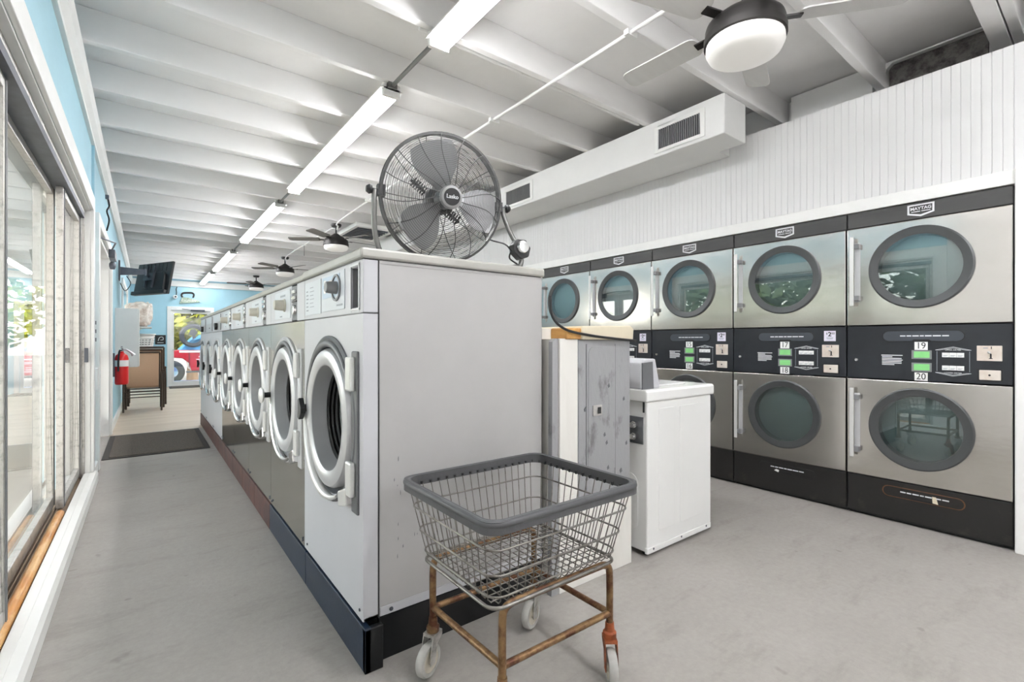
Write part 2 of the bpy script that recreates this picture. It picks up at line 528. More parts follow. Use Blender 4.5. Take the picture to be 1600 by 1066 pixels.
# baseboards / sill curb
bb = MB().prism([(-.300, 0), (-.300, .062), (-.312, .082), (XL + .0, .086), (XL, 0)], 0.0, 5.02, 'y')
struct('baseboard_left', bb, trimw)
b2 = MB()
b2.prism([(XL, 0), (XL + .02, 0), (XL + .02, .09), (XL, .09)], 5.02, 5.38, 'y')
for k in range(8):
    ya, yb = E1 + .1 + k * 1.1, E1 + .1 + (k + 1) * 1.1
    za, zb = zfloor(ya), zfloor(min(yb, YF)); yb = min(yb, YF)
    b2.add([(XL, ya, za), (XL + .02, ya, za), (XL + .02, ya, za + .1), (XL, ya, za + .1), (XL, yb, zb), (XL + .02, yb, zb), (XL + .02, yb, zb + .1), (XL, yb, zb + .1)],
           [(0, 1, 2, 3), (7, 6, 5, 4), (0, 4, 5, 1), (1, 5, 6, 2), (2, 6, 7, 3), (3, 7, 4, 0)])
struct('baseboard_left_rear', b2, trimw)

# far wall with a glazed door
DX0, DX1, DZ = 0.56, 1.50, 1.99
fw = MB()
fw.box(-.6, YF, ZF - .3, DX0, YF + .18, ZC + .25)
fw.box(DX1, YF, ZF - .3, 4.4, YF + .18, ZC + .25)
fw.box(DX0, YF, DZ, DX1, YF + .18, ZC + .25)
wall_far = struct('wall_far', fw, blue, fix=False)
struct('trim_2', MB().box(XL, YF - .05, 2.66, 4.2, YF, ZC), trimw, bevel=.006)
# rear wall behind the viewer and right wall
struct('wall_near', MB().box(-.6, YN - .18, -.2, 4.4, YN, ZC + .2), white)
wr = MB().box(4.06, YN, -.3, 4.25, YF + .1, ZC + .2)
wr.box(XR + .02, YN, 2.02, XR + .06, 7.9, 2.685)        # backing of the panelled upper wall
wr.box(XR, YN, 0, XR + .06, .25, 2.685)
wr.box(XR, 4.16, 0, XR + .06, 7.9, 2.02)
wr.box(XR, 7.9, -.3, XR + .06, YF, ZC)
wall_right = struct('wall_right', wr, white, fix=False)
st = None
pitch = 0.0415
k = 0
y = 0.25
while y < 5.6:
    if st is None:
        st = MB().prism([(0, -.0008), (.0028, -.003), (pitch - .0034, -.003), (pitch - .0006, -.0008), (pitch - .0006, .02), (0, .02)], 2.02, 2.685, 'z')
        st.v = [(XR + .006 + b_, a_, c_) for a_, b_, c_ in st.v]
        st = st.obj('beadboard_strip', beadw, wall_right)
        st.location.y = y
    else:
        share(st, loc=(0, y, 0), parent=wall_right)
    y += pitch
MB().box(XR - .002, 5.6, 2.02, XR + .02, 7.9, 2.685).obj('plain_panel', beadw, wall_right)
MB().box(XR - .012, .25, 1.945, XR + .03, 7.9, 2.022).obj('ledger_board', trimw, wall_right, bevel=.004)
MB().box(XR - .03, .235, 0, XR + .05, .368, 2.02).obj('corner_board', trimw, wall_right, bevel=.006)
# masonry seen through the broken gaps above the panelling
gp = MB()
gp.box(4.02, .52, 2.60, 4.055, 1.0, 3.0).box(4.02, -.2, 2.6, 4.055, .36, 3.0)
gp.obj('broken_masonry_gap', brick, wall_right)
pl = MB()
pl.box(3.96, 1.08, 2.60, 4.0, 1.60, 3.0).box(3.96, 1.72, 2.6, 4.0, 16, 3.0)
pl.prism(list(reversed([(.99, 2.99), (1.06, 2.99), (1.06, 2.6), (1.00, 2.6), (1.015, 2.88), (1.0, 2.95), (.97, 2.98), (.5, 2.985), (.5, 2.995)])), 3.96, 4.0, 'x')
pl.obj('blocking_board', white, wall_right)

# ------------------------------------------------------------------ sliding window unit
def window_unit():
    w = MB()
    # casing round the opening
    w.box(XL, W0 - .12, 0.086, XL + .022, W0, 2.26).box(XL, W1, 0.086, XL + .022, W1 + .12, 2.26).box(XL, W0, 2.14, XL + .022, W1, 2.26)
    root = struct('window_1', w, trimw, bevel=.004)
    f = MB()
    xo, xi = XL - .16, XL - .03
    f.box(xo, W1 - .03, .05, xi, W1, 2.14).box(xo, W0, .05, xi, W0 + .03, 2.14).box(xo, W0, 2.10, xi, W1, 2.14)
    for x in (XL - .155, XL - .105, XL - .10, XL - .05):      # ribs of the jambs
        f.box(x - .004, W1 - .05, .05, x + .004, W1 - .03, 2.10)
        f.box(x - .004, W0, 2.075, x + .004, W1, 2.10)
    f.obj('jamb_frame', alum, root, bevel=.002)
    MB().box(XL - .03, W1 - .012, .05, XL + .001, W1, 2.14).box(XL - .03, W0, .05, XL + .001, W0 + .012, 2.14).box(XL - .03, W0, 2.128, XL + .001, W1, 2.14).obj('reveal_board', trimw, root)
    MB().box(xo, W0 + .03, 2.062, xi, W1 - .03, 2.10).obj('head_track', alumd, root)
    s = MB()
    s.box(xo, W0, .05, XL, W1, .062)
    for x in (XL - .15, XL - .10, XL - .085): s.box(x - .003, W0, .062, x + .003, W1, .085)
    s.obj('sill_track', trackw, root)
    MB().box(XL - .035, W0, .06, XL, W1, .088).obj('sill_board', trimw, root)
    MB().tube([(XL - .062, W0 + .05, .082), (XL - .062, 3.9, .082)], .021, 12).obj('security_dowel', dowel, root, smooth=50, label='varnished wooden rod lying in the window track')
    def panel(name, x, y0, y1, st=.055):
        g = MB()
        g.box(x - .018, y0, .085, x + .018, y0 + st, 2.075).box(x - .018, y1 - st, .085, x + .018, y1, 2.075)
        g.box(x - .018, y0 + st, .085, x + .018, y1 - st, .15).box(x - .018, y0 + st, 2.02, x + .018, y1 - st, 2.075)
        fr = g.obj(name, alum, root, bevel=.003)
        MB().box(x - .003, y0 + st - .01, .14, x + .003, y1 - st + .01, 2.03).obj('pane', pane, fr)
        for yy in (y0 + .01, y1 - st + .012):
            MB().box(x + .018, yy + .012, .09, x + .022, yy + .018, 2.07).box(x + .018, yy + .026, .09, x + .022, yy + .030, 2.07).obj('weather_strip', greyp, fr)
        return fr
    panel('sliding_sash', XL - .128, 1.50, 4.12)
    panel('sliding_sash', XL - .075, 1.48, 2.50)
    panel('sliding_sash', XL - .075, 4.00, 4.92)
    MB().box(XL - .03, 4.885, .95, XL - .008, 4.915, 1.06).obj('latch', alumd, root, bevel=.003)
    return root
window_unit()

# entrance in the left wall
def entrance():
    c = MB()
    c.box(XL, E0 - .1, 0, XL + .03, E0, 2.22).box(XL, E1, 0, XL + .03, E1 + .1, 2.22).box(XL, E0, 2.12, XL + .03, E1, 2.22)
    root = struct('door_1', c, trimw, bevel=.004)
    j = MB()
    j.box(XL - .2, E1 - .04, 0, XL, E1, 2.12).box(XL - .2, E0, 0, XL, E0 + .04, 2.12).box(XL - .2, E0, 2.08, XL, E1, 2.12)
    j.obj('jamb', trimw, root)
    lf = MB()
    x = XL - .14
    for a, b in ((E0 + .05, 6.42), (6.43, E1 - .05)):
        d = MB()
        d.box(x - .02, a, .02, x + .02, a + .1, 2.07).box(x - .02, b - .1, .02, x + .02, b, 2.07)
        d.box(x - .02, a + .1, .02, x + .02, b - .1, .25).box(x - .02, a + .1, 1.95, x + .02, b - .1, 2.07).box(x - .02, a + .1, .95, x + .02, b - .1, 1.05)
        leaf = d.obj('door_leaf', curtain, root, bevel=.003)
        MB().box(x - .004, a + .09, .24, x + .004, b - .09, 1.96).obj('pane', pane, leaf)
        MB().tube([(x + .02, (b if a < 6 else a) + (-.05 if a < 6 else .05), 1.0), (x + .06, (b if a < 6 else a) + (-.05 if a < 6 else .05), 1.0)], .02, 10).obj('knob', chrome, leaf, smooth=40)
    t = MB()
    t.box(XL + .03, 6.6, 2.0, XL + .085, 6.95, 2.09)
    t.obj('door_closer', alumd, root, bevel=.006)
    MB().tube([(XL + .06, 6.62, 2.09), (XL + .1, 6.3, 2.11), (XL - .04, 5.95, 2.11)], .008, 6).obj('closer_arm', alumd, root)
    MB().lathe([(.02, 0), (.03, .03), (.03, .06), (.018, .08)], (XL + .055, 6.8, 1.9), 'z', 14).obj('closer_weight', alumd, root, smooth=40)
entrance()

# rear-left window, glowing with daylight
wl = MB()
wl.box(XL, 10.9, 1.36, XL + .03, 11.0, 2.24).box(XL, 13.6, 1.36, XL + .03, 13.7, 2.24).box(XL, 11, 2.15, XL + .03, 13.6, 2.24).box(XL, 11, 1.38, XL + .06, 13.6, 1.45)
w2 = struct('window_2', wl, trimw, bevel=.004)
MB().box(XL - .1, 11.0, 1.45, XL - .06, 13.6, 1.5).box(XL - .1, 11, 2.1, XL - .06, 13.6, 2.15).box(XL - .1, 12.27, 1.5, XL - .06, 12.33, 2.1).obj('sash_frame', alum, w2)
MB().box(XL - .084, 11.0, 1.48, XL - .076, 12.3, 2.12).obj('pane', pane, w2)
MB().box(XL - .084, 12.3, 1.48, XL - .076, 13.6, 2.12).obj('pane', pane, w2)

# far glazed door
dr = MB()
dr.box(DX0 - .09, YF - .03, ZF, DX0, YF, DZ + .10).box(DX1, YF - .03, ZF, DX1 + .09, YF, DZ + .10).box(DX0, YF - .03, DZ, DX1, YF, DZ + .10)
d2 = struct('door_2', dr, trimw, bevel=.004)
lf = MB()
lf.box(DX0, YF + .03, ZF, DX0 + .07, YF + .07, DZ).box(DX1 - .07, YF + .03, ZF, DX1, YF + .07, DZ).box(DX0 + .07, YF + .03, ZF, DX1 - .07, YF + .07, ZF + .15).box(DX0 + .07, YF + .03, DZ - .09, DX1 - .07, YF + .07, DZ)
leaf = lf.obj('door_leaf', trimw, d2, bevel=.003)
MB().box(DX0 + .06, YF + .046, ZF + .14, DX1 - .06, YF + .052, DZ - .08).obj('pane', pane, leaf)
MB().box(1.02, YF - .06, DZ - .02, 1.36, YF + .03, DZ + .03).obj('door_closer', alumd, d2, bevel=.004)
MB().tube([(1.3, YF - .05, DZ), (.95, YF - .12, DZ + .02), (.8, YF - .01, DZ + .04)], .01, 6).obj('closer_arm', alumd, d2)
MB().tube([(DX0 + .035, YF + .03, .86), (DX0 + .035, YF - .03, .86), (DX0 + .1, YF - .03, .86)], .012, 8).obj('lever_handle', chrome, leaf, smooth=50)

# ------------------------------------------------------------------ duct along the right wall
def duct():
    t = thing('air_duct', 'boxed-in white air duct along the top of the panelled wall', 'duct', (0, 0, 0))
    MB().box(3.135, 1.69, 2.54, 3.43, 7.9, 2.818).obj('duct_body', white, t, bevel=.008)
    MB().box(3.428, 1.92, 2.565, 3.637, 7.9, 2.815).obj('wall_return', white, t)
    for y0, y1 in ((1.83, 2.25), (3.72, 4.20)):
        g = MB()
        z0, z1, x = 2.565, 2.765, 3.135
        b = .035
        g.box(x - .012, y0, z0, x, y0 + b, z1).box(x - .012, y1 - b, z0, x, y1, z1).box(x - .012, y0 + b, z0, x, y1 - b, z0 + b - .01).box(x - .012, y0 + b, z1 - b + .01, x, y1 - b, z1)
        fr = g.obj('vent_grille', trimw, t, bevel=.003)
        MB().box(x - .003, y0 + b, z0 + b - .01, x - .001, y1 - b, z1 - b + .01).obj('dark_recess', blackp, fr)
        n = 20
        sl = None
        for k in range(n):
            yy = y0 + b + (y1 - y0 - 2 * b) * (k + .5) / n
            if sl is None:
                sl = MB().box(x - .012, -.0035, z0 + b - .01, x - .003, .0035, z1 - b + .01).obj('louvre', greyp, fr)
                sl.location.y = yy
            else:
                share(sl, loc=(0, yy, 0), parent=fr)
duct()

# ------------------------------------------------------------------ fluorescent fixtures
def fixture(y0, y1, label, x=1.29):
    t = thing('fluorescent_light', label, 'light', (x, (y0 + y1) / 2, ZC), 0, 'ceiling fluorescent strips')
    h = (y1 - y0) / 2
    MB().prism([(-.035, 0), (-.035, -.03), (-.075, -.038), (-.075, -.046), (.075, -.046), (.075, -.038), (.035, -.03), (.035, 0)], -h, h, 'y').obj('housing', trimw, t)  # side wings added to shield the ceiling from the tubes
    for s in (-.034, .034):
        MB().tube([(s, -h + .03, -.068), (s, h - .03, -.068)], .0175, 10).obj('tube', tube, t, smooth=50)
    for e in (-1, 1):
        MB().box(-.06, e * (h - .03), -.088, .06, e * h, -.005).obj('end_socket', trimw, t, bevel=.004)
fx = [(-.10, 2.36, 'nearest ceiling fluorescent strip, cut by the top edge of the picture'),
      (2.98, 5.62, 'long fluorescent strip on the ceiling just left of the floor fan'),
      (6.26, 8.95, 'third ceiling fluorescent strip, counted from the nearest one'),
      (10.17, 13.0, 'fourth ceiling fluorescent strip, second from the far blue wall'),
      (13.6, 16.3, 'farthest ceiling fluorescent strip, ending at the far blue wall')]
fx.append((-2.5, -.2, 'added unseen fluorescent strip behind the viewpoint, brightening the room'))  # extra strip added out of view to brighten the room
for a, b, l in fx: fixture(a, b, l)
fixture(-2.45, -.15, 'second added unseen fluorescent strip behind the viewpoint, brightening the dryer side', 2.3)  # another unseen strip, added as fill light towards the dryers
for a, b, w_ in ((2.36, 2.98, 'grey conduit joining the two nearest fluorescent strips'), (5.62, 6.26, 'grey conduit joining the second and third fluorescent strips'),
                 (8.95, 10.17, 'grey conduit joining the third and fourth fluorescent strips')):
    t = thing('conduit', w_, 'conduit', (1.29, (a + b) / 2, ZC - .02), 0, 'conduits between the ceiling lights')
    MB().tube([(0, (a - b) / 2 - .0, 0), (0, (b - a) / 2, 0)], .013, 8).obj('pipe', fansteel, t, smooth=50)
    for e in (a, b):
        MB().box(-.03, e - (a + b) / 2 - .02, -.02, .03, e - (a + b) / 2 + .02, .018).obj('clamp', fansteel, t)

# white conduit run to the ceiling fans
t = thing('white_conduit', 'thin white conduit running under the ceiling to the ceiling fans', 'conduit', (0, 0, 0))
MB().tube(smoothline([(2.11, -1.0, ZC - .012), (2.11, 3.5, ZC - .012), (2.15, 6.6, ZC - .012), (2.19, 6.95, ZC - .06), (2.2, 7.02, ZC - .09)], 4), .011, 8).obj('run', trimw, t, smooth=60)
MB().tube(smoothline([(2.2, 7.12, ZC - .05), (2.2, 7.5, ZC - .02), (2.22, 10.1, ZC - .012), (2.24, 10.4, ZC - .09)], 4), .011, 8).obj('run', trimw, t, smooth=60)
for y in (1.68, 2.98, 4.28, 5.58, 8.83):
    MB().box(2.08, y - .015, ZC - .028, 2.16 if y < 6 else 2.24, y + .015, ZC).obj('strap', trimw, t)
MB().tube([(2.215, 8.9, ZC - .02), (2.215, 8.9, ZC - .2)], .004, 6).obj('loose_wire', blackp, t)

# ------------------------------------------------------------------ ceiling fans
def ceiling_fan(loc, label, blade_m, a0, plate=False):
    t = thing('ceiling_fan', label, 'ceiling fan', loc, 0, 'ceiling fans')        # origin at ceiling
    if plate:
        MB().box(-.035, -.03, -.03, .035, -.022, .17).obj('mounting_board', trimw, t)
    MB().lathe([(.0, -.002), (.075, -.002), (.075, -.02), (.06, -.045), (.02, -.05), (0, -.05)], n=24).obj('canopy', bronze, t, smooth=40)
    MB().lathe([(.012, -.045), (.012, -.15)], n=10).obj('downrod', bronze, t, smooth=40)
    MB().lathe([(.0, -.13), (.03, -.14), (.06, -.165), (.12, -.20), (.165, -.235), (.17, -.25), (.172, -.29), (.0, -.29)], n=40).obj('motor_housing', bronze, t, smooth=40)
    MB().lathe([(.0, -.288), (.176, -.288), (.176, -.318), (.168, -.322), (0, -.322)], n=40).obj('light_ring', bronze, t, smooth=40)
    MB().lathe([(.0, -.318), (.166, -.318), (.168, -.345), (.155, -.372), (.12, -.388), (.06, -.396), (.0, -.398)], n=40).obj('globe', globe, t, smooth=60)
    for k in range(5):
        a = a0 + 2 * PI * k / 5
        ar = MB().box(.12, -.02, -.236, .24, .02, -.228)
        pl_ = MB().prism(rrect(.22, -.062, .66, .062, .04, 4), -.229, -.222, 'z')
        rot = Matrix.Rotation(a, 4, 'Z')
        tilt = Matrix.Translation((0, 0, -.226)) @ Matrix.Rotation(math.radians(11), 4, 'X') @ Matrix.Translation((0, 0, .226))
        for m_, n_, mt in ((ar, 'blade_iron', bronze), (pl_, 'blade', blade_m)):
            m_.v = [tuple(rot @ tilt @ Vector(p)) for p in m_.v]
            m_.obj(n_, mt, t)
    return t
ceiling_fan((2.2, 1.09, ZC), 'large ceiling fan with round white globe near the dryers', bladelt, .35)
ceiling_fan((2.2, 7.07, ZC), 'dark ceiling fan hanging just left of the wire floor fan', blademid, .1, True)
ceiling_fan((2.24, 10.47, ZC), 'dark ceiling fan between the middle one and the smallest far one', blademid, .0, False)
ceiling_fan((2.28, 13.9, ZC), 'smallest, farthest ceiling fan just above the washer tops', blademid, .5, False)

# ceiling air vent behind the floor fan
t = thing('ceiling_vent', 'dark slatted air vent in the ceiling behind the floor fan', 'vent', (2.68, 7.2, ZC - .06))
MB().box(-.30, -.46, 0, .30, -.40, .06).box(-.30, .40, 0, .30, .46, .06).box(-.30, -.40, 0, -.25, .40, .06).box(.25, -.40, 0, .30, .40, .06).obj('frame', trimw, t, bevel=.004)
MB().box(-.25, -.40, .045, .25, .40, .058).obj('backing', blackp, t)
s0 = None
for k in range(8):
    yy = -.36 + k * .1
    if s0 is None:
        s0 = MB().box(-.25, -.02, .006, .25, .012, .02).obj('slat', alumd, t); s0.location.y = yy
    else: share(s0, loc=(0, yy, 0), parent=t)

# ------------------------------------------------------------------ front-load washers
WW = .754
YW0 = 1.587
XW = .585
def ring_screw(parent, x, y, z):
    return MB().lathe([(0, -.004), (.005, -.003), (.006, 0)], (x, y, z), 'y', 8).obj('screw', alumd, parent, smooth=50)

def washer(i, label, style):
    """style: 'a' near grey painted, 'b' stainless, 'c' far painted.  local x = right, y = depth, z up"""
    yc = YW0 + WW * (i + .5)
    t = thing('front_load_washer', label, 'washing machine', (XW, yc, 0), -PI / 2, 'front-load washers in the long row')
    h = WW / 2 - .002
    zb, zs, zt = .157, 1.212, 1.394
    fm = washw if style in 'ac' else steelw
    D = .805
    # cabinet shell open at the front
    s = MB()
    s.box(-h, .055, zb, -h + .012, D, zt).box(h - .012, .055, zb, h, D, zt).box(-h, D - .012, zb, h, D, zt).box(-h, .055, zb, h, D, zb + .012).box(-h, .055, zt - .012, h, D, zt)
    cab = s.obj('cabinet', washside, t, bevel=.003)
    if i == 0:
        MB().box(h - .002, .052, zb, h + .0015, .057, zt).obj('seam', blackp, cab)
        MB().box(h - .001, .06, zb, h + .002, D, zb + .03).obj('bottom_rail', washw, cab)
        for yy in (.1, .42, .74):
            MB().lathe([(0, .006), (.007, .004), (.008, 0)], (h + .001, yy, zb + .014), 'x', 8).obj('screw', alumd, cab, smooth=50)
        rs = random.Random(5)
        for k in range(14):
            yy = rs.choice((.115, .135, .20, .205)) + rs.uniform(-.012, .012); zz = rs.uniform(.24, .70); w_ = rs.uniform(.0015, .004); q_ = rs.uniform(.006, .018)
            MB().prism([(yy, zz), (yy + w_, zz + q_ * .3), (yy + w_ * .6, zz + q_), (yy - w_ * .3, zz + q_ * .6)], h + .0004, h + .0012, 'x').obj('scuff', greyp, cab)
    cz, R = .808, .275
    p = MB()
    p.plate_hole(-h, zb, h, zs - .004, 0, cz, .30, 0, .004, 56)
    p.box(-h, .004, zb, -h + .01, .052, zs - .004).box(h - .01, .004, zb, h, .052, zs - .004).box(-h, .004, zb, h, .052, zb + .01)
    p.obj('front_panel', fm, t, bevel=.002)
    for sx in (-h + .05, h - .03):
        ring_screw(t, sx, -.001, zb + .03)
    # moulded surround: flush dish with a raised lip and a moat round the door
    srt = MB().lathe([(.328, .003), (.328, -.006), (.318, -.012), (.306, -.008), (.298, .02), (.284, .034), (.262, .036), (.262, .05), (.30, .05), (.312, .006)], (0, 0, cz), 'y', 64, closed=True)
    srt.obj('door_surround', dkgrey if style == 'a' else silverp, t, smooth=35)
    up = [(.296 * math.cos(a), -.004, cz + .296 * math.sin(a)) for a in [math.radians(28 + 130 * k / 18) for k in range(19)]]
    MB().tube(up, .015, 8).obj('upper_shade_arc', dkgrey, t, smooth=60)  # dark arc stands in for the shade at the top of the dish
    hp = MB().box(.275, -.008, cz - .30, .338, .004, cz + .27)
    hp.obj('hinge_cover', dkgrey if style == 'a' else silverp, t, bevel=.006)
    for zz in (cz + .13, cz - .24):
        MB().box(.262, -.026, zz, .318, -.006, zz + .12).obj('hinge_plate', handlew, t, bevel=.006)
    # door ring, nearly flush
    d = MB().lathe([(.276, .03), (.277, -.004), (.268, -.018), (.250, -.025), (.222, -.023), (.210, -.015), (.206, .004), (.206, .03)], (0, 0, cz), 'y', 64, closed=True)
    door = d.obj('door', silverp, t, smooth=35)
    MB().lathe([(.209, -.012), (.196, .046), (.200, .05), (.212, -.008)], (0, 0, cz), 'y', 56, closed=True).obj('door_bowl', bowlg, door, smooth=35)
    MB().lathe([(.178, .112), (.178, .118), (0.001, .128), (0.001, .122)], (0, 0, cz), 'y', 48, closed=True).obj('door_glass', wglass, door, smooth=60)
    g = MB()
    for a_, b_ in ((.048, .198), (.064, .194), (.080, .190)):
        g.lathe([(b_ + .012, a_), (b_ - .008, a_), (b_ - .012, a_ + .006), (b_ - .006, a_ + .013), (b_ + .012, a_ + .014)], (0, 0, cz), 'y', 48, closed=True)
    g.lathe([(.255, .052), (.204, .052), (.198, .12), (.255, .12)], (0, 0, cz), 'y', 48, closed=True)
    g.obj('gasket', rubber, t, smooth=35)
    MB().lathe([(.192, .096), (.180, .098), (.180, .112), (.192, .114)], (0, 0, cz), 'y', 56, closed=True).obj('glass_rim', chrome, door, smooth=35)
    MB().lathe([(.2, .13), (.24, .15), (.26, .42), (.02, .44), (.0, .44)], (0, 0, cz), 'y', 48).obj('drum', chrome, t, smooth=30)
    MB().box(-.16, .436, cz - .012, .16, .42, cz + .012).obj('drum_spider', chrome, t, bevel=.004)
    # handle
    hx = -.268
    if style in 'ac':
        k_ = MB().lathe([(.018, 0), (.016, -.02), (.018, -.032), (0, -.033)], (hx, -.012, cz + .01), 'y', 14)
        k_.prism([(hx - .024, cz + .048), (hx - .008, cz + .055), (hx + .012, cz + .03), (hx + .03, cz + .014), (hx + .03, cz - .008), (hx + .012, cz - .026), (hx - .008, cz - .042), (hx - .028, cz - .034), (hx - .02, cz)], -.052, -.030, 'y')
        k_.obj('door_handle', blackp, t, bevel=.004)
    else:
        k_ = MB().lathe([(.016, 0), (.015, -.045)], (hx, -.012, cz), 'y', 14).obj('door_handle', blackp, t, smooth=40)
        MB().lathe([(0, -.082), (.038, -.079), (.046, -.070), (.038, -.060), (0, -.054)], (hx, 0, cz), 'y', 24).obj('handle_knob', handlew, k_, smooth=50)
    # lower drip lip
    lipa = [math.radians(178 + 118 * k / 20) for k in range(21)]
    MB().tube([(.302 * math.cos(a), -.012, cz + .312 * math.sin(a)) for a in lipa], [.006 + .014 * math.sin(PI * min(1, .08 + .9 * k / 20)) for k in range(21)], 10).obj('drip_lip', handlew if style == 'a' else chrome, t, smooth=60)
    MB().prism([(.19, cz - .245), (.27, cz - .215), (.285, cz - .275), (.20, cz - .30)], -.03, .0, 'y').obj('lower_bracket', handlew if style == 'a' else chrome, t, bevel=.006)
    if style == 'b' or i > 0:
        for xx in (-h + .03, h - .03): ring_screw(t, xx, -.001, zb + .02)
    # control fascia
    if style == 'a':
        c = MB().box(-h, 0, zs, h - .115, .06, zt).box(h - .035, 0, zs, h, .06, zt).box(h - .115, 0, zs, h - .035, .06, zs + .02).box(h - .115, 0, zt - .02, h - .035, .06, zt)
        c.obj('control_fascia', washw, t, bevel=.003)
        MB().box(-h + .02, -.0025, zs + .018, -.11, .0, zt - .018).obj('programme_label', palepanel, t)
        pp = MB().box(-.095, -.003, zs + .022, .19, 0, zt - .012).obj('control_panel', palepanel, t, bevel=.001)
        MB().box(-.082, -.0042, zs + .075, .14, -.003, zt - .022).obj('blue_field', bluepanel, pp)
        MB().box(-.002, -.0052, zs + .092, .05, -.004, zt - .04).obj('display_window', cream, pp)
        for zz in (zs + .095, zs + .128):
            MB().box(-.062, -.0056, zz, -.032, -.004, zz + .02).obj('button', platew, pp, bevel=.001)
        MB().lathe([(.052, -.003), (.052, -.009), (.044, -.009), (.044, -.003)], (.1, 0, zt - .075), 'y', 32, closed=True).obj('dial_ring', greyp, pp, smooth=40)
        MB().lathe([(0, -.045), (.019, -.045), (.022, -.04), (.025, -.004), (0, -.004)], (.1, 0, zt - .075), 'y', 24).obj('dial_knob', greyp, pp, smooth=40)
        for k in range(6):
            MB().box(-h + .04, -.0032, zt - .06 - k * .017, -h + .065 + .004 * (k % 3), -.0025, zt - .055 - k * .017).obj('printed_line', inkg, t)
            MB().box(-h + .1, -.0032, zt - .045 - k * .017, -h + .15 + .01 * (k % 2), -.0025, zt - .0425 - k * .017).obj('printed_line', inkg, t)
        MB().box(.10, -.0038, zs + .036, .17, -.003, zs + .043).obj('printed_line', inkg, pp)
        MB().box(h - .115, .05, zs + .02, h - .035, .058, zt - .02).box(h - .115, .004, zs + .02, h - .112, .056, zt - .02).obj('coin_recess', greyp, t)
        MB().box(h - .046, .006, zs + .03, h - .036, .05, zs + .085).box(h - .046, .006, zs + .095, h - .036, .05, zt - .03).obj('coin_mechanism', blackp, t, bevel=.002)
        fr = MB()
        fr.box(h - .120, -.004, zs + .012, h - .114, 0, zt - .012).box(h - .036, -.004, zs + .012, h - .030, 0, zt - .012).box(h - .12, -.004, zt - .016, h - .03, 0, zt - .01).box(h - .12, -.004, zs + .010, h - .03, 0, zs + .016)
        fr.obj('recess_frame', silverp, t)
    elif style == 'b':
        MB().box(-h, 0, zs, .13, .06, zt).box(.235, 0, zs, h, .06, zt).box(.13, .05, zs, .235, .06, zt).obj('control_fascia', washw, t, bevel=.003)
        MB().box(-h + .13, -.003, zs + .02, .11, 0, zt - .015).obj('control_panel', palepanel, t, bevel=.001)
        MB().lathe([(.034, -.003), (.034, -.008), (.028, -.01), (.026, -.05), (.022, -.055), (0, -.055)], (-.01, 0, zs + .09), 'y', 24).obj('dial_knob', beigek, t, smooth=40)
        MB().box(-.11, -.004, zt - .045, .0, -.003, zt - .035).box(-.12, -.004, zs + .03, -.07, -.003, zs + .037).obj('printed_line', inkg, t)
        cm = MB().box(.135, .002, zs + .005, .23, .05, zt - .005).obj('coin_mechanism', dkgrey, t, bevel=.003)
        for zz in (zt - .045, zt - .075): MB().box(.15, -.008, zz, .215, .002, zz + .018).obj('coin_slide', chrome, cm, bevel=.002)
        MB().lathe([(0, -.014), (.024, -.01), (.027, .002)], (.185, 0, zs + .055), 'y', 18).obj('lock', chrome, cm, smooth=40)
        MB().box(.14, -.003, zs + .095, .226, .002, zs + .101).obj('divider', blackp, cm)
    else:
        MB().box(-h, 0, zs, h, .06, zt).obj('control_fascia', washw, t, bevel=.003)
        MB().box(-h + .06, -.003, zs + .10, h - .1, 0, zt - .015).obj('control_panel', palepanel, t, bevel=.001)
        MB().box(-h + .06, -.003, zs + .015, h - .1, 0, zs + .092).obj('label_strip', silverp, t, bevel=.001)
        MB().box(.27, -.004, zs + .01, .285, 0, zt - .01).obj('groove', blackp, t)
        if i != 6:
            MB().prism([(-.05, zs + .085), (.05, zs + .085), (.055, zs + .045), (.02, zs + .015), (-.02, zs + .04), (-.055, zs + .06)], -.03, -.003, 'y').obj('coin_knob', blackp, t, bevel=.003)
        else:
            MB().box(-.05, -.0038, zs + .045, .06, -.003, zs + .055).obj('printed_line', ink, t)
    return t
labs = [('a', 'nearest front-load washer, grey painted front with blank side panel'),
        ('b', 'stainless front-load washer right next to the nearest grey one'),
        ('b', 'second stainless front-load washer from the near end of the row'),
        ('b', 'third stainless front-load washer from the near end of the row'),
        ('b', 'last stainless front-load washer before the three far painted ones'),
        ('c', 'first of three far painted washers, beside the last stainless one'),
        ('c', 'middle one of the three far painted front-load washers'),
        ('c', 'farthest front-load washer, last in the row by the glass door')]
for i, (s_, l_) in enumerate(labs): washer(i, l_, s_)

# tops: one slab per machine pair as in the photo: nearest short slab, then the long run
t = MB().box(XW - .012, YW0 - .008, 1.397, XW + .815, YW0 + WW, 1.433).obj('worktop_slab', worktop, bevel=.008, label='grey worktop slab on the nearest washer under the floor fan', cat='worktop')
MB().box(XW - .008, YW0 + WW + .003, 1.397, XW + .815, YW0 + WW * 8, 1.425).obj('worktop_run', worktop, bevel=.006, label='long pale worktop over the rear seven front-load washers', cat='worktop')
MB().box(XW + .002, YW0 + .004, 1.393, XW + .80, YW0 + WW * 8 - .01, 1.398).obj('shadow_gap', blackp, t)

